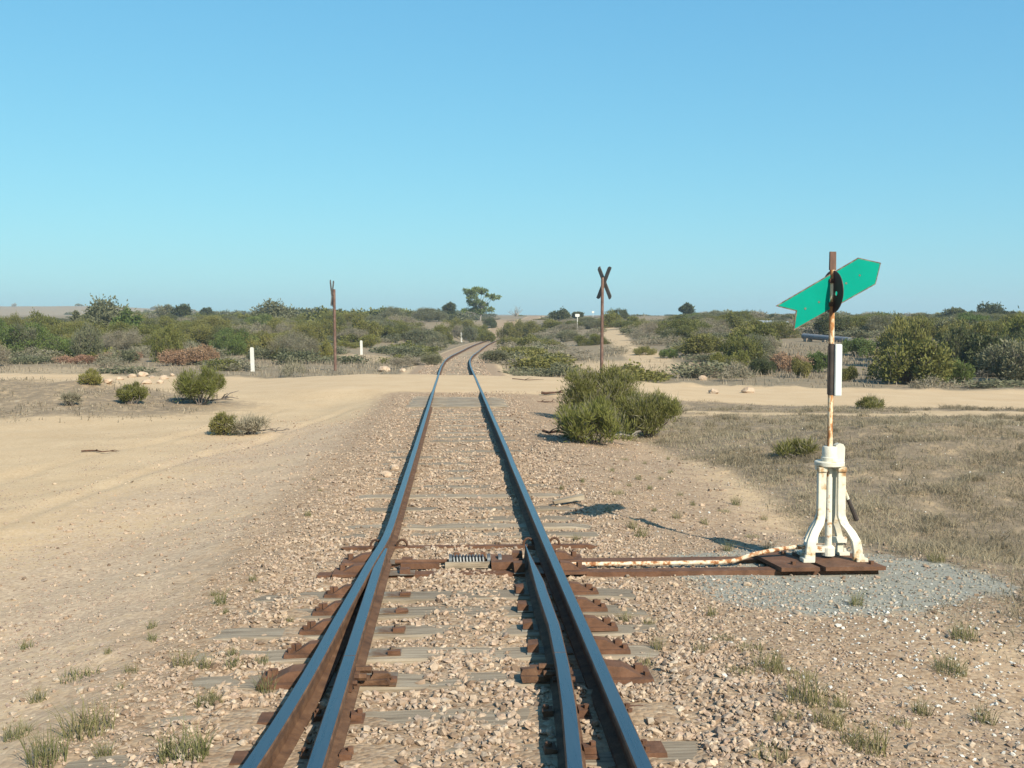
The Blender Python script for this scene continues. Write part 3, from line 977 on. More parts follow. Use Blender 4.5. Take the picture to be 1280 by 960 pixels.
# verge grass and low litter beyond the road, and the left mound
X = np.concatenate([RNG.uniform(-26, 24, 60000), RNG.uniform(-18, -5, 14000)])
Y = np.concatenate([RNG.uniform(26, 62, 60000), RNG.uniform(20, 30, 14000)])
d = road_dist(X, Y); g = gmasks(X, Y)
c1 = fbm(X * .5, Y * .5, 91); c2 = fbm(X * 1.6, Y * 1.6, 93)
p = np.where(d > 2.8, smooth(3.0, 4.2, d) * np.clip((c1 - .33) * 4, .05, 1) * np.clip((c2 - .35) * 4, .1, 1) * np.clip(g[4], .08, 1), np.clip(g[1] * 1.4, 0, 1) * np.clip((c2 - .4) * 5, 0, 1) * (Y < 31))
p = p * (np.abs(X - trackx(Y)) > 1.7)
k = RNG.random(len(X)) < p
X, Y = X[k], Y[k]; c1 = c1[k]
h = (.06 + .20 * RNG.random(len(X)) ** 2) * (.5 + c1) * np.where(Y < 31, .4, 1)
grass_obj('verge_grass', X, Y, h, .008 + .00022 * Y, 1.0, M['grass_grey'], 'grey and tan dry grass along the far verge of the dirt road', 'dry grass')


# green tufts in the sand and ballast
def tuft_mesh(n, r, h, w, seed, dry=.3):
    global RNG
    keep = RNG; RNG = np.random.default_rng(seed)
    a = RNG.random(n) * 2 * np.pi; q = r * np.sqrt(RNG.random(n)) * .7
    X, Y = np.cos(a) * q, np.sin(a) * q
    hh = h * (.35 + .65 * RNG.random(n))
    V, qd, tr_, tn = blades(X, Y, hh, np.full(n, w), 1.2, Z=np.zeros(n), tone=np.clip(RNG.random(n) * .75 + dry * (RNG.random(n) < .35), 0, 1))
    RNG = keep
    return mesh_np('grass_tuft', V, [qd, tr_], [M['grass_green']], tone=tn)


TUFT = [tuft_mesh(75, .06, .115, .0014, s) for s in (1, 2)] + [tuft_mesh(150, .11, .13, .0015, s) for s in (3, 4)] + [tuft_mesh(50, .045, .07, .0014, 5), tuft_mesh(90, .10, .05, .0016, 6, .7)]


def tuft(px, py, kind, s, label, group=None):
    x, y, z = at(px, py)
    o = link('grass_tuft', TUFT[kind], loc=(x, y, z - .004))
    o.scale = (s, s, s * random.uniform(.85, 1.15)); o.rotation_euler = (0, 0, random.uniform(0, 6.28))
    tag(o, label, 'grass tuft', group)


GL = 'tufts in the sand left of the rails'
for px, py, kd, s, lab in (
    (275, 757, 0, 1.0, 'upright green tuft standing alone left of the blade tips in gravelly sand'),
    (112, 918, 3, 1.25, 'broad olive grass clump in the lower left sand'),
    (230, 946, 2, 1.25, 'broad spiky grass clump at the bottom edge, just left of the near left rail'),
    (316, 728, 4, .9, 'small brownish tuft level with the rusty bars, left of the track'),
    (33, 812, 4, 1.1, 'lone small brown tuft near the left edge of the sand'),
    (22, 924, 2, .7, 'low grass tuft in the bottom left corner'),
    (60, 956, 3, 1.0, 'wide grass tuft cut by the bottom edge at the left corner'),
    (130, 950, 0, .8, 'thin grass tuft at the bottom edge between two wide clumps'),
    (48, 878, 0, .8, 'bright green tuft near the left edge above the corner clumps'),
    (262, 884, 2, .75, 'grass tuft beside the half buried sleeper end, left of the near rail'),
    (332, 868, 0, .95, 'green tuft touching the widest rusty brace plate left of the rails'),
    (385, 645, 4, 1.1, 'tiny tuft in the gravel shoulder left of the plain line'),
    (100, 848, 5, 1.3, 'flat brown dead tuft in the left foreground sand'),
    (228, 833, 0, 1.1, 'tall wispy tuft, first of a row of tufts left of the rails'),
    (255, 838, 0, .85, 'thin tuft, second of a row of tufts left of the rails'),
    (291, 838, 4, 1.3, 'short dense tuft, third of a row of tufts left of the rails'),
    (327, 831, 4, 1.0, 'faint tuft, last of a row of tufts left of the rails')):
    tuft(px, py, kd, s, lab)
for px, py, kd, s in ((190, 802, 4, 1.0), (190, 788, 4, .9), (163, 842, 4, 1.0), (290, 822, 4, 1.0), (400, 615, 4, .7), (392, 600, 4, .6), (268, 745, 4, .8), (282, 768, 4, .6), (150, 862, 4, .7), (322, 740, 4, .5), (362, 780, 4, .8), (135, 820, 4, .6)):
    tuft(px, py, kd, s, 'small green tuft among the loose stones left of the rails', GL)
for px, py, kd, s, lab in (
    (781, 778, 0, .8, 'green tuft in ballast beside the rusty brace plates right of the rails'),
    (811, 784, 0, .7, 'slim green tuft, right neighbour of the tuft by the brace plates'),
    (822, 812, 0, .8, 'tall thin tuft in the ballast right of the heel plates'),
    (875, 818, 0, .75, 'reddish based tuft alone in the ballast between rails and grey pad'),
    (806, 836, 4, 1.1, 'stubby green tuft by the sleeper end right of the heel plates'),
    (1071, 757, 0, 1.0, 'dark green tuft growing on the grey pad below the switch stand'),
    (801, 672, 0, 1.1, 'green tuft beyond the rusty bars in the pinkish gravel'),
    (721, 676, 4, 1.0, 'small green tuft touching the right end of the tie bar'),
    (1008, 882, 2, 1.15, 'pale grass tuft in the lower right gravel'),
    (1051, 886, 0, .9, 'short tuft, right neighbour of the pale tuft in the lower right gravel'),
    (1080, 938, 3, 1.1, 'broad brownish tuft at the bottom edge on the right'),
    (1171, 703, 2, .8, 'green tuft at the edge of the dry grass right of the grey pad'),
    (1152, 893, 0, .9, 'thin tuft in the white grit at the lower right')):
    tuft(px, py, kd, s, lab)
for px, py, kd in ((905, 800, 5), (935, 812, 5), (962, 838, 2), (925, 842, 5), (985, 902, 5), (1034, 910, 2), (1188, 845, 2), (960, 948, 5), (1122, 905, 5), (1230, 905, 0), (1205, 800, 2), (890, 770, 4), (1000, 850, 5)):
    tuft(px, py, kd, random.uniform(.8, 1.15), 'wispy dry tuft scattered in the gravel below the grey pad', 'wispy tufts in the gravel right of the rails')
for px, py in ((728, 603), (765, 590), (772, 618), (786, 608), (798, 600), (812, 612), (826, 600), (838, 592), (818, 640), (846, 648), (866, 632), (905, 640), (780, 575), (806, 580), (880, 655), (940, 672), (910, 690), (760, 640), (702, 612), (850, 620), (920, 632), (955, 650), (790, 660), (960, 690), (835, 575)):
    tuft(px, py, random.choice((0, 4, 4, 5)), random.uniform(.75, 1.15), 'small tuft sprinkled over the sandy strip between the rails and the grassy bank', 'tufts in the sandy strip right of the rails')


# ------------------------------------------------------------------ shrubs
def leaves(rng, C, rad, n, L, W, shell=.5, upb=.35, flat=1.0, gap=.0):
    """leaf diamonds spread through lobes C with radii rad"""
    C = np.asarray(C, float); rad = np.asarray(rad, float)
    p = rad ** 2; p = p / p.sum()
    k = rng.choice(len(C), n, p=p)
    d = rng.normal(size=(n, 3)); d /= np.linalg.norm(d, axis=1)[:, None]
    rr = (shell + (1 - shell) * rng.random(n)) ** .8
    bump = 1 + .28 * np.sin(d[:, 0] * 5 + k) * np.cos(d[:, 1] * 4 + k * 2) + .15 * rng.normal(size=n)
    pos = C[k] + d * (rad[k] * rr * bump)[:, None] * np.array([1, 1, flat])
    keep = pos[:, 2] > .02
    if gap:
        f = np.sin(pos[:, 0] * 7.1 + 1) * np.sin(pos[:, 1] * 6.3 + 2) * np.sin(pos[:, 2] * 8.2)
        keep &= (f > -gap) | (rng.random(n) < .25)
    pos, d, k = pos[keep], d[keep], k[keep]; n = len(pos)
    ax = d * .6 + rng.normal(size=(n, 3)) * .55 + np.array([0, 0, upb]); ax /= np.linalg.norm(ax, axis=1)[:, None]
    sd = np.cross(ax, rng.normal(size=(n, 3))); sd /= np.linalg.norm(sd, axis=1)[:, None]
    l = L * (.6 + .8 * rng.random(n))[:, None]; w = W * (.7 + .6 * rng.random(n))[:, None]
    V = np.stack([pos, pos + ax * l * .5 + sd * w, pos + ax * l, pos + ax * l * .5 - sd * w], 1).reshape(-1, 3)
    Fq = np.arange(4 * n).reshape(-1, 4)
    lobe_t = rng.random(len(C))
    tone = np.clip(.55 * lobe_t[k] + .45 * rng.random(n) , 0, 1)
    return V, Fq, np.repeat(tone, 4)


def lobes(rng, n, w=1.0, h=1.0, r0=.22, r1=.38, low=.2):
    """lobes filling a dome of half width w and height h"""
    C, Rr = [], []
    for i in range(n):
        a = rng.random() * 2 * math.pi; q = math.sqrt(rng.random()) * .78
        top = math.sqrt(max(0, 1 - q * q))
        z = h * (low + (top * .80 - low) * (rng.random() ** .6))
        r = r0 + (r1 - r0) * rng.random()
        C.append((w * q * math.cos(a), w * q * math.sin(a), max(z, r * .6 * h))); Rr.append(r * w)
    return C, Rr


def stems(rng, C, n, r=.02, mat=None):
    mb = MB()
    for i in range(n):
        c = C[rng.integers(len(C))]
        b = (c[0] * .12 + rng.normal() * .04, c[1] * .12 + rng.normal() * .04, -.05)
        m_ = (c[0] * .5 + rng.normal() * .05, c[1] * .5 + rng.normal() * .05, c[2] * .5)
        mb.tube([b, m_, c], [r, r * .7, r * .3], 5, cap=False)
    return mb


BIG = {'olive': (34, 26000, .036, .0115), 'dark': (34, 26000, .034, .0115), 'grey': (36, 24000, .036, .010), 'green': (32, 26000, .034, .011), 'twig': (34, 17000, .06, .004)}
KIND = {  # material, lobes, leaf count, leaf length, leaf width, shell, up, gap
    'olive': ('leaf_olive', 17, 11000, .075, .022, .55, .35, .25),
    'green': ('leaf_green', 16, 11000, .07, .022, .55, .4, .22),
    'grey': ('leaf_grey', 18, 10000, .075, .019, .45, .4, .30),
    'twig': ('leaf_twig', 18, 7500, .12, .0075, .25, .4, .15),
    'dark': ('leaf_dark', 17, 11000, .07, .022, .55, .35, .28),
    'rust': ('leaf_rust', 15, 8000, .085, .015, .3, .1, .2),
    'yellow': ('leaf_yellow', 14, 9000, .075, .019, .55, .45, .2),
}
SHRUB = {}
SBIG = {}
for kd, (mt, nl, n, L, W, sh, up, gp) in KIND.items():
    SHRUB[kd] = []
    for s in range(4):
        rng = np.random.default_rng(hash(kd) % 1000 * 0 + sum(map(ord, kd)) * 13 + s)
        C, Rr = lobes(rng, nl + s, 1, 1)
        V, Fq, tn = leaves(rng, C, Rr, n, L, W, sh, up, .9, gp)
        mats = [M[mt], M['bark']]
        V2, F2, t2 = V, [Fq], tn; mi = np.zeros(len(Fq), int)
        if kd not in ('olive', 'green', 'yellow', 'dark'):
            pass
        # twigs showing through: thin grey slivers with the leaves
        Vt, Ft, tt = leaves(rng, C, [r * .8 for r in Rr], 900, .17, .005, .1, .9, .9, 0)
        V2 = np.concatenate([V, Vt]); F2 = np.concatenate([Fq, Ft + len(V)]); t2 = np.concatenate([tn, tt])
        mi = np.concatenate([np.zeros(len(Fq), int), np.ones(len(Ft), int)])
        bigm = None
        if kd in BIG and s < 2:
            nb, cb_, Lb, Wb = BIG[kd]
            C3, R3 = lobes(rng, nb, 1, 1, .14, .27, .12)
            V3, F3, t3 = leaves(rng, C3, R3, cb_, Lb, Wb, sh, up, .95, gp)
            Vt, Ft, tt = leaves(rng, C3, [r * .8 for r in R3], 1500, .10, .0025, .1, .9, .9, 0)
            bigm = mesh_np('broad_shrub_' + kd, np.concatenate([V3, Vt]), np.concatenate([F3, Ft + len(V3)]), mats, np.concatenate([np.zeros(len(F3), int), np.ones(len(Ft), int)]), np.concatenate([t3, tt]))
            SBIG.setdefault(kd, []).append(bigm)
        SHRUB[kd].append((mesh_np('shrub_' + kd, V2, F2, mats, mi, t2), V2, F2, t2))


def shrub_at(x, y, w, h, kd, label, group=None, name='shrub', cat='shrub', sink=.06, v=None):
    me = SHRUB[kd][random.randrange(4) if v is None else v][0]
    if w > 2.9 and kd in SBIG:
        me = SBIG[kd][random.randrange(2)]
    o = link(name, me, loc=(x, y, th(x, y) - sink * h))
    o.scale = (w / 2, w / 2 * random.uniform(.8, 1.1), h); o.rotation_euler = (0, 0, random.uniform(0, 6.28))
    return tag(o, label, cat, group)


def shrub_px(px, ytop, wpx, D, kd, label, group=None, **kw):
    """column, top row, width in the picture, at forward distance D"""
    x, y, z = along(px, D)
    zt = CAM[2] + (409 - ytop) * D / F
    h = max(zt - z, .25)
    return shrub_at(x, y, 1.22 * wpx * D / F, max(h, .5), kd, label, group, **kw)


# the ones the photograph lets one point at
for a in (
    # left belt, front
    (30, 402, 105, 58, 'green', 'largest bright green bush at the far left edge behind the road'),
    (-8, 396, 60, 64, 'green', 'bright green bush cut by the left edge of the picture'),
    (88, 418, 38, 60, 'green', 'small dark-centred green bush right of the large bright green bush'),
    (18, 388, 40, 85, 'olive', 'olive bush above the bright green bushes at the far left'),
    (55, 388, 34, 88, 'olive', 'low rounded olive bush on the skyline before the pale plain'),
    (70, 401, 60, 74, 'olive', 'spreading olive bush behind the bright green one'),
    (110, 396, 60, 80, 'olive', 'flat topped olive bush left of the tall grey crowned tree'),
    (105, 412, 60, 68, 'twig', 'leafless grey thicket behind the small green bush'),
    (160, 405, 60, 66, 'twig', 'leafless grey thicket below the tall grey crowned tree'),
    (185, 408, 44, 72, 'olive', 'yellowish olive bush right of the grey thicket'),
    (200, 390, 60, 90, 'olive', 'broad olive bush on the skyline right of the grey crowned tree'),
    (240, 400, 70, 70, 'olive', 'large olive bush behind the rusty brush heap'),
    (290, 408, 62, 62, 'green', 'green bush standing just behind the left white post'),
    (265, 391, 60, 88, 'olive', 'dome shaped olive bush below the skyline left of the airy tall shrub'),
    (300, 396, 50, 80, 'grey', 'grey green bush in the second row above the left white post'),
    (350, 412, 60, 70, 'olive', 'broad dark olive bush right of the left white post'),
    (390, 395, 70, 88, 'olive', 'wide olive bush left of the left crossbuck pole'),
    (385, 408, 44, 76, 'olive', 'rounded olive bush directly left of the left crossbuck pole'),
    (405, 425, 22, 56, 'yellow', 'small yellow green bush at the foot of the left crossbuck pole'),
    (415, 386, 40, 110, 'olive', 'dome on the skyline behind the left crossbuck'),
    (440, 386, 40, 120, 'olive', 'olive bush on the skyline right of the left crossbuck'),
    (442, 406, 42, 84, 'twig', 'bare grey thicket right of the left crossbuck pole'),
    (460, 398, 44, 95, 'grey', 'grey green bush above the middle white post'),
    (436, 430, 24, 73, 'yellow', 'small green bush left of the middle white post'),
    (464, 418, 30, 75, 'yellow', 'yellow green bush directly behind the middle white post'),
    (492, 380, 40, 140, 'grey', 'tall grey green dome on the skyline left of the railway'),
    (480, 398, 44, 105, 'grey', 'bluish grey green bush in the middle of the left belt'),
    (515, 402, 50, 96, 'twig', 'pale brown thicket left of the curve in the track'),
    (525, 408, 34, 92, 'grey', 'rounded grey bush beside the sandy clearing left of the track'),
    (535, 382, 40, 150, 'grey', 'broad grey green bush on the skyline left of the dark round tree'),
    (505, 444, 40, 47, 'twig', 'low grey scrub at the far road edge left of the rails'),
    (540, 446, 26, 47, 'grey', 'low grey green scrub at the road edge touching the left rail'),
    (575, 394, 44, 140, 'olive', 'olive bush below the dark round tree'),
    (600, 402, 26, 135, 'olive', 'small olive bush on the slope beside the dirt track'),
    (612, 396, 18, 160, 'dark', 'flat dark bush on the slope below the umbrella tree'),
    (608, 414, 20, 118, 'olive', 'little olive bush left of the vanishing track'),
    (552, 404, 24, 100, 'olive', 'olive bush on the bank above the smallest white post'),
    (588, 406, 20, 122, 'grey', 'small grey bush on the bank beside the vanishing track'),
    (546, 413, 24, 86, 'grey', 'low grey bush on the bank left of the smallest white post'),
    (600, 409, 14, 128, 'yellow', 'tiny yellow green bush on the bank by the vanishing track'),
    (572, 404, 18, 132, 'twig', 'little bare bush behind the smallest white post'),
    # right of the track
    (645, 396, 40, 125, 'olive', 'olive bush above the spot where the track vanishes'),
    (638, 418, 40, 92, 'olive', 'olive green bush hiding the end of the curving track'),
    (668, 419, 36, 84, 'olive', 'right neighbour of the bush hiding the end of the track'),
    (680, 395, 46, 120, 'olive', 'olive bush on the rise right of the vanishing track'),
    (660, 432, 50, 62, 'olive', 'low spreading olive bush right of the rails beyond the road'),
    (690, 425, 34, 74, 'yellow', 'yellow green low bush between the rails and the sandy clearing'),
    (620, 436, 40, 50, 'grey', 'low grey scrub right of the rails at the far road edge'),
    (655, 446, 54, 45, 'twig', 'dead grey scrub along the road edge right of the rails'),
    (690, 447, 22, 44, 'yellow', 'little yellow green bush at the road edge left of the right crossbuck'),
    (712, 402, 40, 110, 'twig', 'dark bare bush left of the small white sign'),
    (708, 410, 44, 88, 'grey', 'grey green bush below the small white sign'),
    (735, 394, 40, 120, 'grey', 'grey bush on the skyline left of the right crossbuck pole'),
    (738, 415, 44, 78, 'olive', 'olive bush left of the right crossbuck pole'),
    (765, 388, 34, 120, 'yellow', 'yellowish dome on the skyline right of the right crossbuck pole'),
    (775, 384, 26, 150, 'dark', 'dark round bush topping the skyline right of the right crossbuck'),
    (806, 432, 26, 60, 'yellow', 'round yellow green bush at the edge of the sandy clearing'),
    (836, 434, 20, 56, 'green', 'small green bush right of the round yellow green one'),
    (792, 456, 24, 38, 'grey', 'small grey bush at the road edge behind the big green bushes'),
    (800, 413, 40, 84, 'twig', 'grey thicket right of the sandy path'),
    (830, 398, 60, 96, 'olive', 'wide olive bush right of the sandy path on the slope'),
    (850, 408, 50, 76, 'grey', 'grey green bush in the middle of the right slope'),
    (880, 395, 56, 92, 'olive', 'olive bush under the lone skyline tree'),
    (872, 420, 40, 60, 'twig', 'bare grey bush in the right belt, left of the yellow pair'),
    (900, 440, 26, 44, 'yellow', 'left one of a pair of yellow green bushes beside the road'),
    (924, 438, 26, 44, 'yellow', 'right one of a pair of yellow green bushes beside the road'),
    (925, 386, 40, 110, 'olive', 'dome shaped bush on the skyline left of the pale roof'),
    (905, 412, 46, 64, 'grey', 'wide grey bush above the yellow pair'),
    (945, 405, 50, 68, 'olive', 'dark olive bush below the pale roof'),
    (958, 420, 50, 54, 'twig', 'bare grey thicket left of the switch target post'),
    (880, 450, 34, 40, 'rust', 'rusty red dead bush at the road edge, left of the middle'),
    (985, 436, 44, 42, 'rust', 'large rusty red dead bush behind the road left of the switch stand'),
    (955, 447, 30, 40, 'dark', 'low dark bush against the large rusty dead bush'),
    (1000, 446, 28, 38, 'olive', 'small olive bush left of the switch stand post beyond the road'),
    (1026, 438, 30, 42, 'green', 'green bush just left of the switch stand post beyond the road'),
    (1050, 393, 60, 84, 'olive', 'wide olive bush behind the green arrow'),
    (1075, 397, 56, 74, 'olive', 'olive bush right of the green arrow on the slope'),
    (1072, 421, 40, 52, 'green', 'round green bush right of the white board'),
    (1060, 456, 26, 36, 'olive', 'low olive bush right of the white board beside the road'),
    (1100, 452, 30, 37, 'twig', 'grey dead scrub right of the white board at the road edge'),
    (1118, 450, 26, 36, 'yellow', 'yellowish low bush among the roadside scrub at right'),
    (1130, 462, 20, 35, 'rust', 'small rust coloured dead bush at the road edge at right'),
    (1112, 418, 30, 52, 'olive', 'tall narrow olive bush above the roadside scrub at right'),
    (1150, 396, 60, 62, 'olive', 'big olive bush on the right slope'),
    (1148, 388, 50, 84, 'grey', 'airy grey bush on the skyline at right'),
    (1185, 398, 50, 58, 'grey', 'grey green bush left of the dark big mallee'),
    (1160, 430, 50, 46, 'olive', 'olive bush behind the fallen grey branches'),
    (1195, 448, 36, 35, 'green', 'compact dark green bush at the road edge near the right side'),
    (1220, 398, 60, 60, 'olive', 'olive bush on the right skyline slope'),
    (1225, 428, 56, 40, 'dark', 'dark shady mallee bush right of the compact green bush'),
    (1250, 412, 80, 40, 'dark', 'large dark mallee at the right edge of the picture'),
    (1285, 425, 60, 36, 'olive', 'olive bush cut by the right edge of the picture'),
    (1265, 396, 50, 66, 'olive', 'olive bush above the large dark mallee'),
):
    shrub_px(*a)

# heaps of dead brush, rusty brown
for a in ((225, 432, 44, 50, 'rust', 'rusty brown heap of dead brush behind the left bushes, left half'),
          (250, 428, 46, 51, 'rust', 'higher rusty brown heap of dead brush, nearer the left white post'),
          (150, 437, 44, 55, 'rust', 'low rusty brush heap further left'),
          (95, 442, 40, 52, 'rust', 'flat rusty brush heap below the bright green bushes')):
    shrub_px(*a, name='brush_heap', cat='brush heap')

_SK = ((-200, 394), (112, 394), (125, 386), (320, 386), (400, 381), (560, 382), (600, 389), (720, 393), (850, 391), (900, 386), (1040, 388), (1120, 389), (1500, 386))


def cap(x, y, h):
    z = th(x, y); px, py, w = proj(x, y, z)
    lim = np.interp(px, [a for a, b in _SK], [b for a, b in _SK]) + random.uniform(0, 9)
    return min(h, CAM[2] + (409 - lim) * w / F - z)


VIEWS = ((316, 42, 9), (419, 45, 8), (452, 71, 9), (577, 125, 3), (752, 37, 10), (721, 118, 8), (1020, 68, 46), (963, 118, 34), (1098, 62, 8))


def blocks(x, y):
    px, py, w = proj(x, y, th(x, y))
    return any(abs(px - a) < r + (900 if a != 577 else 500) / w and w < D + 1 and (D - w) < 40 for a, D, r in VIEWS)


# the rest of the scrub belt: further individuals, then the far mass
WORD = {'olive': 'olive', 'green': 'green', 'grey': 'grey green', 'twig': 'bare grey', 'dark': 'dark', 'yellow': 'yellow green'}
cnt = 0
tries = 0
pool = ['olive', 'olive', 'olive', 'olive', 'grey', 'grey', 'twig', 'green', 'dark', 'yellow']
spots = []
while cnt < 230 and tries < 14000:
    tries += 1
    x = random.uniform(-50, 68); y = random.uniform(47, 135)
    if tries % 3 == 0:
        x = random.uniform(13, 40); y = random.uniform(30, 62)
        if road_dist(x, y) < 5.5: continue
    if abs(x - float(trackx(y))) < 4.5 + .03 * y: continue
    px, py, w = proj(x, y, th(x, y))
    if not -30 < px < 1310: continue
    if float(gmasks(np.array([x]), np.array([y]))[4][0]) < .75: continue
    if 700 < px < 880 and py > 428: continue
    if 590 < px < 650 and py > 412: continue
    if any((x - a) ** 2 + (y - b) ** 2 < 5 for a, b in spots): continue
    hh = cap(x, y, random.uniform(1.0, 2.1))
    if hh < .5 or blocks(x, y): continue
    spots.append((x, y)); cnt += 1
    kd = random.choice(pool if y > 62 or px < 600 else ['olive', 'dark', 'grey', 'olive', 'olive', 'yellow'])
    side = 'left of the railway' if px < 600 else 'right of the railway'
    shrub_at(x, y, random.uniform(2.6, 5.2) if y > 62 else random.uniform(1.5, 3.4), hh, kd, f'{WORD[kd]} shrub merging into the scrub belt {side}', f'scrub belt {side}')


def mass(name, n, x0, x1, y0, y1, label, hr, wr, lim=0, frac=.10, grow=2.3, kset=(0, 0, 0, 1, 1, 2, 3), clear=False):
    Vs, Fs, Ts, Ms = [], [], [], []; off = 0
    kinds = ['leaf_olive', 'leaf_grey', 'leaf_dark', 'leaf_twig']
    src = {'leaf_olive': 'olive', 'leaf_grey': 'grey', 'leaf_dark': 'dark', 'leaf_twig': 'twig'}
    for i in range(n):
        x = random.uniform(x0, x1); y = random.uniform(y0, y1)
        if lim and abs(x - float(trackx(y))) < lim: continue
        hcap = cap(x, y, 9) if name != 'plain_bushes' else 9
        if hcap < .3 or (clear and blocks(x, y)): continue
        if clear:
            if float(gmasks(np.array([x]), np.array([y]))[4][0]) < .7 or road_dist(x, y) < 4.0: continue
        k = random.choice(kset)
        _, V, Fq, tn = SHRUB[src[kinds[k]]][random.randrange(4)]
        pick = RNG.random(len(Fq)) < frac
        f = Fq[pick]; v = V[f.ravel()].reshape(-1, 4, 3).copy(); t = tn[f.ravel()]
        c = v.mean(1, keepdims=True); v = c + (v - c) * grow
        v = v.reshape(-1, 3)
        w = random.uniform(*wr); h = min(random.uniform(*hr), hcap); a = random.uniform(0, 6.28)
        X = (v[:, 0] * math.cos(a) - v[:, 1] * math.sin(a)) * w / 2 + x; Y = (v[:, 0] * math.sin(a) + v[:, 1] * math.cos(a)) * w / 2 + y
        Z = v[:, 2] * h + th(x, y) - .1
        Vs.append(np.stack([X, Y, Z], 1)); Fs.append(np.arange(len(v)).reshape(-1, 4) + off); off += len(v)
        Ts.append(t); Ms.append(np.full(len(v) // 4, k))
    me = mesh_np(name, np.concatenate(Vs), np.concatenate(Fs), [M[k] for k in kinds], np.concatenate(Ms), np.concatenate(Ts))
    return tag(link(name, me), label, 'scrub', kind='stuff')


mass('far_scrub', 300, -130, 10, 130, 330, 'far scrub merging into one band on the rise left of the railway', (1.2, 2.8), (3, 6), 6)
mass('far_scrub', 330, 14, 190, 125, 330, 'far scrub merging into one band on the rise right of the railway', (1.2, 2.6), (3, 6))
mass('low_scrub', 620, -45, 1, 38, 125, 'knee high grey and olive scrub between the bushes left of the railway', (.35, .85), (1.2, 3.2), 2.3, .13, 1.7, (0, 1, 1, 3, 3, 3), True)
mass('low_scrub', 1100, 2, 62, 27, 125, 'knee high grey and olive scrub between the bushes right of the railway', (.35, .85), (1.2, 3.2), 2.3, .13, 1.7, (0, 1, 1, 3, 3, 3), True)
mass('plain_bushes', 60, -420, -100, 420, 900, 'tiny bushes dotted over the pale plain at the far left', (1.2, 2.2), (3, 6))


# ------------------------------------------------------------------ nearer bushes with stems of their own
def bush(px, py, wpx, hpx, mat, label, n=7000, L=.075, W=.009, seed=0, nl=16, up=.9, gap=.15, shell=.3, nst=14, name='bush', lift=.12, stem='bark'):
    x, y, z = at(px, py)
    D = (np.array([x, y, z]) - CAM) @ _f
    w, h = wpx * D / F, hpx * D / F
    t = thing(name, label, 'bush', (x, y, z - .02), random.uniform(0, 6.28))
    rng = np.random.default_rng(seed)
    C, Rr = lobes(rng, nl, w / 2, h, .24, .40, lift)
    C = [(c[0], c[1], max(c[2], lift * h)) for c in C]
    for k in range(nl):                                   # ragged shoots breaking the outline
        c = C[rng.integers(nl)]; a = rng.random() * 6.28; e = Rr[0] * rng.uniform(.7, 1.15)
        C.append((c[0] + math.cos(a) * e * .8, c[1] + math.sin(a) * e * .8, min(c[2] + rng.uniform(.1, .9) * e, h * 1.02))); Rr.append(w / 2 * rng.uniform(.09, .18))
    V, Fq, tn = leaves(rng, C, Rr, n, L, W, shell, up, min(1, h / (w / 2) * .9), gap)
    Vt, Ft, tt = leaves(rng, C, [q * .9 for q in Rr], n // 12, L * 2.2, .0028, .1, 1.1, min(1, h / (w / 2) * .9), 0)
    link('foliage', mesh_np('foliage', np.concatenate([V, Vt]), np.concatenate([Fq, Ft + len(V)]), [M[mat], M['leaf_twig']], np.concatenate([np.zeros(len(Fq), int), np.ones(len(Ft), int)]), np.concatenate([tn, tt])), t)
    stems(rng, C, nst, .014 if h < 1.2 else .02).build('stem', M[stem], t)
    return t


bush(737, 553, 96, 54, 'leaf_yellow', 'front left bush of the three green bushes right of the rails, yellowest and nearest', 15000, .085, .006, 1, 20, 1.2, lift=.05)
bush(752, 530, 104, 80, 'leaf_olive', 'tallest of the three green bushes right of the rails, at the back below the crossbuck', 17000, .085, .006, 2, 22, 1.2, lift=.06)
bush(812, 546, 82, 66, 'leaf_olive', 'right hand bush of the three green bushes right of the rails, darker green', 15000, .085, .006, 3, 22, 1.2, lift=.06)
bush(250, 506, 60, 50, 'leaf_yellow', 'round green bush on a dark stem base on the left mound', 12000, .085, .0065, 4, 30, 1.0, lift=.24)
bush(164, 505, 36, 27, 'leaf_olive', 'small dense olive bush on the left mound, left of the round one', 4500, .08, .008, 5, 12, 1.0)
bush(113, 481, 28, 18, 'leaf_yellow', 'small pale green bush at the back of the left mound', 3500, .09, .009, 6, 10, 1.0)
bush(88, 507, 20, 18, 'leaf_twig', 'scraggly brown twiggy bush at the front of the left mound', 900, .12, .006, 7, 8, .8, stem='bark')
bush(280, 543, 50, 28, 'leaf_olive', 'low scraggly bush with reddish twigs lying on the sand, green half', 3000, .07, .006, 8, 9, .8)
bush(310, 543, 46, 24, 'leaf_twig', 'sparse brown twiggy end of the low bush on the sand', 1500, .09, .006, 9, 9, .8)
bush(1086, 511, 36, 14, 'leaf_olive', 'small low green bush right of the switch stand near the road', 3500, .08, .007, 10, 9, 1.0)
bush(995, 572, 60, 24, 'leaf_olive', 'faint green low plant in the dry grass left of the switch stand post', 1600, .08, .004, 11, 9, 1.2)
bush(700, 452, 20, 12, 'leaf_grey', 'tiny grey bush beside the rails beyond the road', 1200, .12, .014, 12, 7, .8)


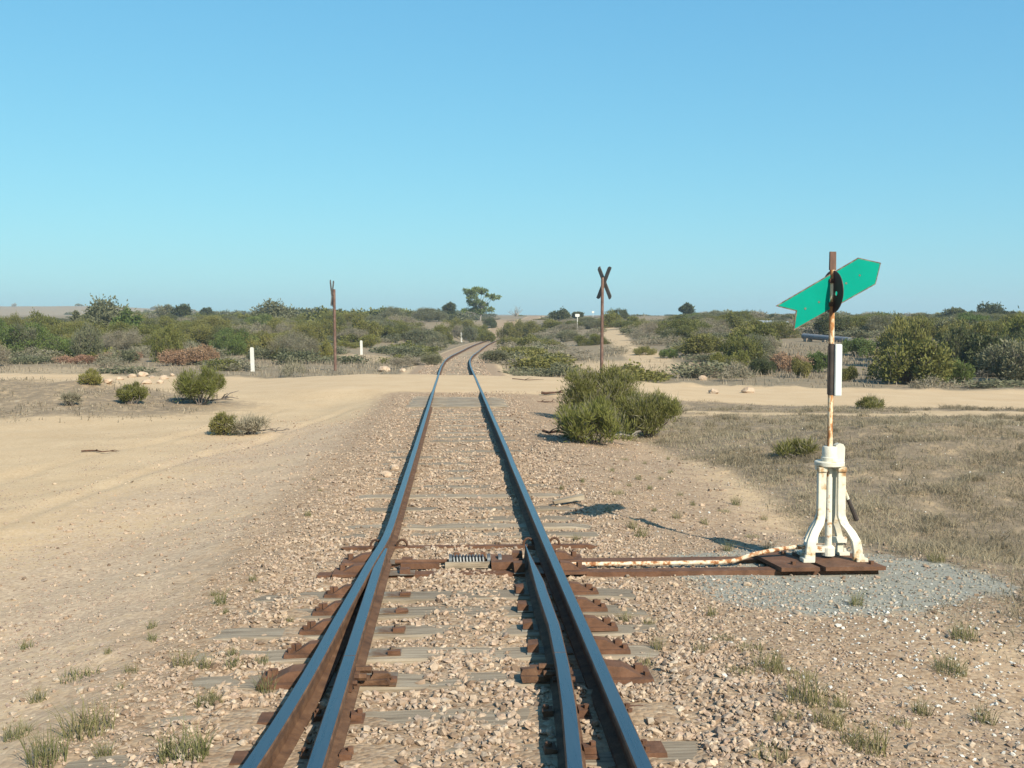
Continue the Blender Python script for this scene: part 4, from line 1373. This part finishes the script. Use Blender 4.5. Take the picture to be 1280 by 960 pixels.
# ------------------------------------------------------------------ trees on the skyline
def tree(px, ytop, wpx, D, label, mat='leaf_dark', kind='round', seed=0, n=5200, L=.24, W=.075, name='tree', bark='bark'):
    n = n * 2 if n < 2500 else n
    x, y, z = along(px, D)
    H = CAM[2] + (409 - ytop) * D / F - z
    w = wpx * D / F
    t = thing(name, label, 'tree', (x, y, z - .05))
    rng = np.random.default_rng(seed + 100)
    mb = MB(); C, Rr = [], []
    if kind == 'umbrella':
        tops = [(-.42, .93, .20), (-.15, 1.0, .24), (.02, .98, .20), (-.28, .80, .16), (.40, .80, .17), (.55, .77, .13), (-.05, .62, .18), (-.25, .60, .16), (.12, .58, .18), (-.1, .42, .26), (.15, .40, .24), (-.35, .40, .22)]
        for a, hz, r in tops:
            for q_ in range(6):
                C.append((a * w / 1.25 + rng.uniform(-.8, .8) * r * w, rng.normal() * .14 * w, hz * H - r * w * .16 + rng.normal() * .035 * H)); Rr.append(r * w * rng.uniform(.28, .48))
        V, Fq, tn = leaves(rng, C, Rr, n, L, W, .15, .1, .62, .3)
    elif kind == 'bare':
        C, Rr = lobes(rng, 26, w / 2, H, .05, .1, .5); V = None
    else:
        C, Rr = lobes(rng, 17, w / 2 * 1.1, H * .78, .24, .42, .1)
        C = [(c[0], c[1], c[2] + H * .17) for c in C]
        V, Fq, tn = leaves(rng, C, Rr, n, L, W, .4, .2, .9, .35 if kind == 'airy' else .2)
    trunk = max(.05, H * .022)
    fork = H * (.28 if kind != 'umbrella' else .22)
    mb.tube([(0, 0, -.1), (.03 * H, 0, fork)], [trunk * 1.4, trunk], 7)
    for c in (C if kind == 'bare' else (C[::4] if kind == 'umbrella' else C[:11])):
        m_ = (c[0] * .45 + rng.normal() * .02 * H, c[1] * .45, fork + (c[2] - fork) * .55)
        mb.tube([(.03 * H, 0, fork * .95), m_, c], [trunk * .7, trunk * .45, trunk * .12], 5, cap=False)
        if kind == 'bare':
            for q in range(3):
                e = (c[0] + rng.normal() * .12 * w, c[1] + rng.normal() * .1 * w, c[2] + abs(rng.normal()) * .12 * H)
                mb.tube([m_, c, e], [trunk * .3, trunk * .2, trunk * .06], 4, cap=False)
    mb.build('trunk', M[bark], t)
    if V is not None:
        link('crown', mesh_np('crown', V, Fq, [M[mat]], None, tn), t)
    return t


tree(600, 361, 44, 190, 'umbrella shaped gum tree with layered crown on the skyline above the track', 'leaf_green', kind='umbrella', seed=1, n=8000, L=.30, W=.085, bark='pale_bark')
tree(563, 373, 17, 175, 'dark round tree on the skyline left of the umbrella gum', seed=2)
tree(645, 380, 22, 170, 'leafless grey tree on the skyline right of the umbrella gum', kind='bare', seed=3, bark='pale_bark')
tree(140, 366, 76, 82, 'tall grey crowned tree rising above the left scrub belt', 'leaf_grey', 'airy', 4, 4200, .24, .06)
tree(158, 379, 36, 80, 'green bushy tree standing against the tall grey crowned one', 'leaf_green', 'round', 14, 3200, .2, .06)
tree(98, 378, 14, 86, 'thin sparse tree left of the tall grey crowned one', 'leaf_grey', 'airy', 5, 700, .22, .05)
tree(228, 378, 26, 150, 'round dark tree on the left skyline', 'leaf_dark', 'round', 6)
tree(207, 379, 22, 165, 'grey tree on the left skyline beside the round dark one', 'leaf_grey', 'round', 7)
tree(260, 383, 20, 185, 'low flat dark tree on the left skyline', 'leaf_dark', 'round', 8)
tree(345, 371, 50, 115, 'airy tall shrub tree on the skyline left of the left crossbuck', 'leaf_grey', 'airy', 9, 3200, .28, .07)
tree(381, 382, 16, 150, 'small leaning tree on the skyline just left of the left crossbuck', 'leaf_dark', 'airy', 10, 900)
tree(857, 377, 20, 150, 'lone round tree topping the skyline right of the right crossbuck', 'leaf_dark', 'round', 11)
tree(722, 389, 12, 175, 'small dark round tree behind the little white sign', 'leaf_dark', 'round', 12)
tree(700, 386, 24, 160, 'dark bushy tree on the skyline between umbrella gum and white sign', 'leaf_dark', 'round', 13)
tree(1193, 380, 24, 130, 'feathery dark tree on the right skyline, leftmost of the row', 'leaf_dark', 'airy', 15, 1500)
tree(1237, 377, 34, 125, 'largest feathery dark tree on the right skyline', 'leaf_dark', 'airy', 16, 2200)
tree(1262, 387, 16, 125, 'thin feathery tree between the largest one and the right edge', 'leaf_dark', 'airy', 17, 900)
tree(1215, 387, 16, 128, 'small feathery tree left of the largest one on the right skyline', 'leaf_dark', 'airy', 18, 800)
tree(1280, 390, 20, 125, 'feathery tree at the right edge of the skyline', 'leaf_dark', 'airy', 19, 1000)
tree(1095, 397, 16, 150, 'small round tree on the skyline right of the green arrow', 'leaf_dark', 'round', 20, 900)
tree(965, 394, 14, 160, 'small dark tree on the skyline above the pale roof', 'leaf_dark', 'round', 21, 900)


# ------------------------------------------------------------------ crossbucks, posts and other things along the line
def crossbuck(px, D, ytop, rz, label, lean=0.0, arm=1.15, slope=62, pr=.055):
    x, y, z = along(px, D)
    H = CAM[2] + (409 - ytop) * D / F - z
    t = thing('crossbuck_sign', label, 'crossing sign', (x, y, z))
    hp = H - .36
    MB().tube([(0, 0, -.3), (lean * .5, 0, hp * .5), (lean, 0, hp)], [pr * 1.1, pr, pr * .92], 10).build('pole', M['pole_rust'], t, True)
    piv = bpy.data.objects.new('cross', None)
    # the two boards, one bolted over the other on the far side of the pole
    zc = H - arm * .5 * math.sin(R(slope))
    ca, sa = math.cos(rz), math.sin(rz)
    for q, s in ((0, 1), (1, -1)):
        a = R(slope) * s
        hw = .075; e = arm / 2
        loc = []
        pts = [(-e, -hw * .2), (-e + .06, -hw), (e - .06 * 0, -hw), (e, hw * .2), (e - .06, hw), (-e, hw)]
        poly = [(u * math.cos(a) - v_ * math.sin(a), u * math.sin(a) + v_ * math.cos(a)) for u, v_ in pts]
        mb = MB().prism([(p_[0], p_[1]) for p_ in poly], pr + .004 + q * .030, pr + .030 + q * .030)
        mb.v = [(p_[0] * ca - p_[1] * sa + lean, p_[0] * sa + p_[1] * ca, p_[2] + zc) for p_ in mb.v]
        mb.build('board', M['sign_back'], t)
    bpy.data.objects.remove(piv)
    mb = MB().tube([(lean - sa * -.02, -.02, zc), (lean - sa * (pr + .08), ca * (pr + .08), zc)], .02, 6)
    mb.build('bolt', M['rust'], t)
    return t


crossbuck(752, 37, 334, R(-52), 'brown poled crossing sign with an open X, right of the track', .02, 1.22, 62)
crossbuck(419, 45, 351, R(83), 'brown poled crossing sign seen edge on, left of the track', -.02, 1.15, 66, .06)


def white_post(px, py, hpx, wd, label):
    x, y, z = at(px, py)
    D = (np.array([x, y, z]) - CAM) @ _f
    h = hpx * D / F
    t = thing('guide_post', label, 'guide post', (x, y, z), R(8), 'white guide posts')
    a = wd / 2
    mb = MB()
    mb.box((-a, -.03, -.2), (a, .03, h * .93)).hexa([(-a, -.03, h * .93), (a, -.03, h * .93), (a, .03, h * .93), (-a, .03, h * .93), (-a * .6, -.028, h), (a * .7, -.028, h - .01), (a * .7, .028, h - .01), (-a * .6, .028, h)])
    mb.build('post_body', M['white_post'], t)
    t.rotation_euler = (0, R(random.uniform(-2, 2)), R(-12))
    return t


white_post(316, 464, 30, .145, 'largest white guide post, beside the road on the left')
white_post(452, 444, 18, .14, 'middle white guide post, between left crossbuck and rails')
white_post(577, 428, 12.5, .15, 'smallest white guide post, left of the curving track')

# small white sign far off
x, y, z = along(721.5, 118)
t = thing('marker_sign', 'tiny white board on a post on the rise left of the right crossbuck', 'sign', (x, y, z))
zt = CAM[2] + (409 - 392.5) * 118 / F - z
MB().tube([(0, 0, -.2), (0, 0, zt - .02)], .045, 8).build('post', M['white_post'], t, True)
MB().prism([(-.24, zt - .26), (-.14, zt - .32), (.14, zt - .32), (.24, zt - .26), (.24, zt - .04), (.18, zt), (-.18, zt), (-.24, zt - .04)], -.05, -.075).build('board', M['white_post'], t)
x, y, z = along(741, 160)
t = thing('marker_sign', 'speck of a white board on the skyline left of the right crossbuck', 'sign', (x, y, z))
zt = CAM[2] + (409 - 389) * 160 / F - z
MB().tube([(0, 0, -.2), (0, 0, zt - .02)], .03, 6).build('post', M['white_post'], t, True)
MB().prism([(-.17, zt - .26), (.17, zt - .26), (.17, zt), (-.17, zt)], -.035, -.055).build('board', M['white_post'], t)

# pipe line and pale sheet roof among the right-hand scrub
P0 = np.array(along(1004, 66)); P1 = np.array(along(1062, 62))
z0 = CAM[2] + (409 - 420) * 66 / F; z1 = CAM[2] + (409 - 428.5) * 62 / F
t = thing('water_pipe', 'blue grey pipe crossing the scrub behind the switch stand post', 'pipe')
mb = MB()
mb.tube([(P0[0], P0[1], max(z0, P0[2] + .1)), (P1[0], P1[1], max(z1, P1[2] + .1))]  , .17, 14)
mb.build('pipe_run', M['pipe'], t, True)
for k in (.1, .5, .9):
    q = P0 * (1 - k) + P1 * k; zz = max(z0, P0[2] + .1) * (1 - k) + max(z1, P1[2] + .1) * k
    MB().box((q[0] - .18, q[1] - .3, th(q[0], q[1]) - .4), (q[0] + .18, q[1] + .3, zz - .12)).build('saddle', M['rock'], t)
x, y, z = along(963, 120)
t = thing('low_shed', 'pale sheet roof of a low shed glimpsed between bushes left of the green arrow', 'shed', (x, y, z), R(-18))
zt = CAM[2] + (409 - 401) * 120 / F - z
mb = MB()
mb.hexa([(-1.7, -1.2, zt - .35), (1.9, -1.2, zt - .55), (1.9, 1.6, zt - .55), (-1.7, 1.6, zt - .35), (-1.7, -1.2, zt - .30), (1.9, -1.2, zt - .50), (1.9, 1.6, zt - .05), (-1.7, 1.6, zt + .12)])
mb.build('roof', M['roof'], t)
MB().box((-1.55, -1.05, -.3), (1.75, 1.45, zt - .56)).build('wall', M['rock'], t)


# loose rocks, a plank, branches
def rock(px, py, r, label, group=None):
    x, y, z = at(px, py)
    n = 42
    import bmesh
    bm = bmesh.new(); bmesh.ops.create_icosphere(bm, subdivisions=2, radius=1)
    rn = random.Random(int(px * 7 + py))
    for v in bm.verts:
        k = 1 + .35 * (rn.random() - .5)
        v.co = Vector((v.co.x * r * 1.2 * k, v.co.y * r * k, v.co.z * r * .7 * k))
    me = bpy.data.meshes.new('rock'); bm.to_mesh(me); bm.free(); me.materials.append(M['rock'])
    o = link('rock', me, loc=(x, y, z + r * .3)); o.rotation_euler = (0, 0, rn.random() * 6)
    return tag(o, label, 'rock', group)


for px, py in ((190, 473), (178, 470), (205, 474), (165, 472), (150, 475), (221, 478), (232, 474), (200, 479), (135, 478), (215, 470), (243, 482), (183, 480)):
    rock(px, py, random.uniform(.09, .17), 'pale orange rock in the rubble along the back of the left mound', 'rubble rocks on the left mound')
rock(480, 464.5, .22, 'pale boulder at the far road edge left of the rails')
rock(503, 465, .14, 'smaller pale stone right of the boulder at the far road edge')
rock(878, 475, .16, 'pale stone at the far road edge right of the right crossbuck')
rock(892, 492, .14, 'flat pale stone on the near road edge right of the big bushes')
rock(935, 491, .15, 'pale stone on the near road edge left of the switch stand')
rock(493, 586, .05, 'white stone in the gravel shoulder left of the rails')
rock(483, 596, .06, 'cream stone below the white stone on the left gravel shoulder')

x, y, z = at(710, 630)
t = thing('timber_offcut', 'grey split timber offcut propped on the ballast right of the rails', 'timber offcut', (x, y, z + .02), R(24))
mb = MB().hexa([(-.16, -.035, -.005), (.15, -.045, .015), (.16, .045, .02), (-.15, .03, 0), (-.17, -.03, .02), (.16, -.03, .055), (.165, .04, .06), (-.15, .025, .022)])
mb.build('plank', M['timber'], t)


def branch(px, py, L, rz, label, r=.022, mat='pale_bark', seed=0, n=5, lift=.02, name='fallen_branch'):
    x, y, z = at(px, py)
    rn = random.Random(seed)
    t = thing(name, label, 'branch', (x, y, z + lift), rz)
    mb = MB()
    pts = [(-L / 2 + L * k / 5, rn.uniform(-.05, .05) * L, r + rn.uniform(0, .05) * L) for k in range(6)]
    mb.tube(pts, [r, r * .95, r * .85, r * .7, r * .5, r * .25], 6)
    mb.build('limb', M[mat], t)
    mb = MB()
    for k in range(n):
        a = pts[rn.randrange(1, 5)]
        e = (a[0] + rn.uniform(.1, .3) * L, a[1] + rn.uniform(-.25, .25) * L, a[2] + rn.uniform(-.02, .15) * L)
        mb.tube([a, ((a[0] + e[0]) / 2, (a[1] + e[1]) / 2, (a[2] + e[2]) / 2 + .03 * L), e], [r * .6, r * .4, r * .15], 5)
    mb.build('twig', M[mat], t)


branch(772, 549, .7, R(20), 'pale dead branch under the three green bushes', .02, seed=1)
branch(700, 545, .55, R(-20), 'dark dead branch left of the front green bush', .022, 'rust_dark', 2)
branch(795, 548, .5, R(70), 'short dead branch between the front and right green bushes', .016, seed=3)
branch(1158, 468, 1.6, R(10), 'grey fallen branches at the road edge near the compact green bush', .05, 'bark', 4, 8, .2)
branch(124, 567, .5, R(0), 'dark thin stick lying on the open sand at left', .014, 'rust_dark', 5, 2, 0)
branch(690, 494, .5, R(10), 'dark bark scrap on the sand near the crossing', .035, 'rust_dark', 6, 3, 0)
branch(683, 504, .4, R(-8), 'thin dark stick below the bark scrap near the crossing', .018, 'rust_dark', 7, 2, 0)
branch(660, 476, .9, R(-12), 'thin stick lying across the sandy road right of the rails', .015, 'rust_dark', 8, 1, 0)
branch(255, 503, 1.3, R(5), 'dark dead twigs under the round bush on the left mound', .03, 'bark', 9, 9, .0)
branch(340, 540, .6, R(0), 'dead stick at the right end of the low bush on the sand', .014, 'bark', 10, 3, 0)

# ------------------------------------------------------------------ the switch stand
SX, SY = 2.598, 7.31
st_ = thing('switch_stand', 'white painted rusty switch stand with a green arrow target on its post', 'switch stand', (SX, SY, .004), 0)
# plates under the feet
mb = MB()
for x0, x1 in ((-.42, -.16), (-.12, .29)):
    P = [(x0 + .0, -.30, .002), (x1, -.30, .002), (x1 - .09, .20, .002), (x0 - .07, .20, .002)]
    mb.hexa(P + [(p[0], p[1], .028) for p in P])
for p in ((-.31, -.2), (.22, -.22), (-.28, .12), (.02, .12)):
    mb.tube([(p[0], p[1], .026), (p[0], p[1], .05)], .018, 6)
mb.build('base_plate', M['plate'], st_)
# four legs: straight above, flaring out to the feet


def leg(sx, sy, name='leg'):
    prof = [(.165, .028), (.165, .10), (.155, .165), (.125, .225), (.088, .275), (.070, .33), (.068, .45), (.068, .655)]
    mb = MB(); rows = []
    for i, (q, z) in enumerate(prof):
        hw = .031 if z < .3 else .0275
        if sy > 0:
            q = q * .70; hw *= .7
        y = -.045 - .07 * (q - .068) / .1 if sy < 0 else .05 + .07 * (q - .05) / .1
        x = sx * q
        # flange (facing the front) and rib
        rows.append([(x - hw, y - .017, z), (x + hw, y - .017, z), (x + hw, y + .017, z), (x - hw, y + .017, z)])
    V = [p for r_ in rows for p in r_]; Fs = []
    for i in range(len(rows) - 1):
        for k in range(4):
            j = (k + 1) % 4
            Fs.append((i * 4 + k, i * 4 + j, (i + 1) * 4 + j, (i + 1) * 4 + k))
    Fs.append((0, 1, 2, 3)); e = (len(rows) - 1) * 4; Fs.append((e + 3, e + 2, e + 1, e))
    mb.add(V, Fs)
    q0, q1 = (.165, .068) if sy < 0 else (.1155, .0476)
    y = -.112 if sy < 0 else .098
    mb.box((sx * q0 - .04 + sx * .02, y - .045, .026), (sx * q0 + .04 + sx * .02, y + .045, .052))
    mb.box((sx * q1 - .03, sy * .047 - .026, .635), (sx * q1 + .03, sy * .047 + .026, .668))
    mb.tube([(sx * (q0 + .03), y - .01, .05), (sx * (q0 + .03), y - .01, .075)], .014, 6)
    mb.build(name, M['white_paint'], st_, bevel=.003)


for sx in (-1, 1):
    for sy in (-1, 1):
        leg(sx, sy)
MB().box((-.15, .05, .12), (.15, .075, .16)).build('cross_brace', M['white_rust'], st_)
mb = MB().lathe([(.095, .668), (.102, .674), (.102, .698), (.096, .704)], n=24)
mb.build('top_ring', M['white_paint'], st_, True)
mb = MB().lathe([(.058, .704), (.058, .73), (.052, .735), (.050, .80), (.046, .806)], n=20)
mb.prism([(.02, .704), (.095, .704), (.098, .80), (.085, .822), (.06, .828), (.035, .815)], -.03, .03)
mb.build('lever_housing', M['white_paint'], st_, True)
MB().tube([(0, 0, .05), (0, 0, .70)], .0235, 14).build('spindle', M['white_rust'], st_, True)
mb = MB().lathe([(.045, .045), (.045, .10), (.03, .115)], n=16)
mb.hexa([(-.16, -.025, .07), (0, -.03, .07), (0, .03, .07), (-.15, .025, .07), (-.15, -.025, .11), (0, -.03, .11), (0, .03, .11), (-.15, .025, .11)])
mb.tube([(-.12, 0, .05), (-.12, 0, .13)], .028, 8)
mb.build('crank', M['white_rust'], st_)
mb = MB().tube([(.085, .03, .58), (.150, .035, .425)], .012, 8)
lev = mb.build('lever', M['white_paint'], st_, True)
MB().tube([(.148, .035, .43), (.215, .04, .28)], [.014, .017], 8).build('grip', M['dark_steel'], lev, True)

# the post and what it carries
MB().tube([(0, 0, .80), (0, 0, 1.16)], .0185, 14).build('post', M['post_paint'], st_, True)
MB().tube([(0, 0, 1.16), (0, 0, 1.515)], .0195, 14).build('post_sleeve', M['dark_steel'], st_, True)
MB().tube([(0, 0, 1.515), (0, 0, 1.80), (0, 0, 2.02)], .0185, 14).build('post', M['post_paint'], st_, True)
MB().box((-.0215, -.012, 2.02), (.0215, .012, 2.145), taper=.001).build('post_tip', M['pole_rust'], st_)
mb = MB().box((-.022, -.006, 1.165), (.018, .010, 1.50))
mb.build('bracket', M['dark_steel'], st_)
MB().box((.020, -.028, 1.155), (.068, .020, 1.512)).build('white_board', M['white_board'], st_, bevel=.004)
RZ = R(8)
K = 1 / 184.5 / .887
pts = [(970.6, 378.1), (995, 384.4), (991.9, 409.0), (1091.3, 350), (1097.5, 322.5), (1069.4, 316.3)]
poly = [((p[0] - 1038.5) * K, (705 - p[1]) / 184.5) for p in pts]
cz = 1.87


def inset(poly, d):
    n = len(poly); out = []
    area = sum(poly[i][0] * poly[(i + 1) % n][1] - poly[(i + 1) % n][0] * poly[i][1] for i in range(n))
    s = 1 if area > 0 else -1
    for i in range(n):
        p0, p1, p2 = Vector(poly[i - 1]), Vector(poly[i]), Vector(poly[(i + 1) % n])
        e1 = (p1 - p0).normalized(); e2 = (p2 - p1).normalized()
        n1 = Vector((-e1.y, e1.x)) * s; n2 = Vector((-e2.y, e2.x)) * s
        b_ = (n1 + n2); b_ = b_ / max(b_.dot(n1), .3)
        out.append(tuple(p1 + b_ * d))
    return out


ar = MB().prism(poly, -.0035, .0035).build('arrow_target', M['edge'], st_)
ar.rotation_euler = (0, 0, RZ)
ip = inset(poly, .007)
for y0, y1 in ((-.0052, -.0036), (.0036, .0052)):
    fc = MB().prism(ip, y0, y1).build('green_sheet', M['green_face'], ar)
for u_, z_ in ((-.20, 1.755), (.20, 1.985), (-.10, 1.80), (.10, 1.93)):
    MB().tube([(u_, -.0075, z_), (u_, .0075, z_)], .007, 8).build('rivet', M['edge'], ar)
mb = MB(); r = .147; n = 40; hole = .016
hc = (-.055, -.012)
V = []; Fs = []
for x in (-.002, .002):
    for k in range(n):
        a = 2 * math.pi * k / n; V.append((x, r * math.cos(a), cz + r * math.sin(a)))
    for k in range(n):
        a = 2 * math.pi * k / n; V.append((x, hc[0] + hole * math.cos(a), cz + hc[1] + hole * math.sin(a)))
for k in range(n):
    j = (k + 1) % n
    Fs += [(k, j, n + j, n + k), (2 * n + k, 3 * n + k, 3 * n + j, 2 * n + j), (k, 2 * n + k, 2 * n + j, j), (n + k, n + j, 3 * n + j, 3 * n + k)]
mb.add(V, Fs)
dc = mb.build('disc_target', M['disc'], st_); dc.rotation_euler = (0, 0, RZ + R(2))
mb = MB().box((-.026, -.024, cz - .10), (.026, .024, cz - .07)).box((-.026, -.024, cz + .06), (.026, .024, cz + .09))
mb.build('target_clamp', M['rust_dark'], st_)

# throw rod from the blades to the stand
t = thing('throw_rod', 'rusty white rod rising from between the two steel bars to the switch stand crank', 'throw rod')
pts = [(.80, 7.29, .010), (1.3, 7.29, .010), (1.82, 7.29, .012), (1.93, 7.29, .022), (2.08, 7.30, .066), (2.26, 7.305, .098), (2.36, 7.31, .108), (2.49, 7.31, .110)]
mb = MB().tube(pts, .0155, 10)
mb.build('rod', M['rod_paint'], t, True)
MB().box((2.43, 7.285, .085), (2.495, 7.335, .140)).build('fork_end', M['white_rust'], t, bevel=.005)

# ------------------------------------------------------------------ light, sky, camera
HAZE = .0006
SKYCURVE = ((.520, .83), (.690, .62), (.632, .38))
SUN = Vector((1.37, -2.36, 1.97)).normalized()
W = bpy.data.worlds.new('World'); SC.world = W; W.use_nodes = True
nt = W.node_tree
sky = nt.nodes.new('ShaderNodeTexSky'); sky.sky_type = 'NISHITA'; sky.sun_disc = False
sky.sun_elevation = math.asin(SUN.z); sky.sun_rotation = math.atan2(SUN.x, SUN.y)
sky.altitude = 0; sky.air_density = 1.0; sky.dust_density = .8; sky.ozone_density = 6.0
bg = nt.nodes['Background']; bg.inputs['Strength'].default_value = .1
# the colour response of the camera, the same for the whole sky
sp = nt.nodes.new('ShaderNodeSeparateColor'); cb = nt.nodes.new('ShaderNodeCombineColor')
nt.links.new(sky.outputs[0], sp.inputs[0])
for k, (g_, p_) in enumerate(SKYCURVE):
    a = math_(nt, 'MULTIPLY', sp.outputs[k], .1); a = math_(nt, 'POWER', a, p_); a = math_(nt, 'MULTIPLY', a, g_ * 10)
    nt.links.new(a, cb.inputs[k])
nt.links.new(cb.outputs[0], bg.inputs['Color'])
sl = bpy.data.lights.new('sun', 'SUN'); sl.energy = 5.0; sl.angle = R(.53); sl.color = (1.0, .92, .78)
so = bpy.data.objects.new('sun', sl); COL.objects.link(so)
so.rotation_euler = (-SUN).to_track_quat('-Z', 'Y').to_euler(); so.location = (20, -30, 30)

hm = bpy.data.materials.new('haze_air'); hm.use_nodes = True
hn = hm.node_tree
hn.nodes.remove(hn.nodes['Principled BSDF'])
pv = hn.nodes.new('ShaderNodeVolumePrincipled')
pv.inputs['Color'].default_value = (.80, .93, 1.0, 1); pv.inputs['Density'].default_value = HAZE; pv.inputs['Anisotropy'].default_value = .2
hn.links.new(pv.outputs[0], hn.nodes['Material Output'].inputs['Volume'])
if HAZE > 0:
    hz = MB().box((-1010, -70, -3), (1010, 1260, 32)).build('haze', hm)
    tag(hz, 'thin pale air between the camera and the far scrub', 'haze', kind='stuff')

cam = bpy.data.cameras.new('camera'); co = bpy.data.objects.new('camera', cam); COL.objects.link(co)
cam.sensor_width = 36; cam.lens = 36 * F / 1280; cam.clip_start = .05; cam.clip_end = 9000
co.location = CAM
co.rotation_euler = (math.pi / 2 - PITCH, 0, -YAW)
SC.camera = co

vs = SC.view_settings
vs.view_transform = 'Standard'; vs.look = 'None'; vs.exposure = 0.75; vs.gamma = 1; vs.use_curve_mapping = False
SC.render.resolution_x = 1024; SC.render.resolution_y = 768
SC.cycles.max_bounces = 6; SC.cycles.diffuse_bounces = 3; SC.cycles.glossy_bounces = 3; SC.cycles.transmission_bounces = 3
SC.cycles.use_denoising = True
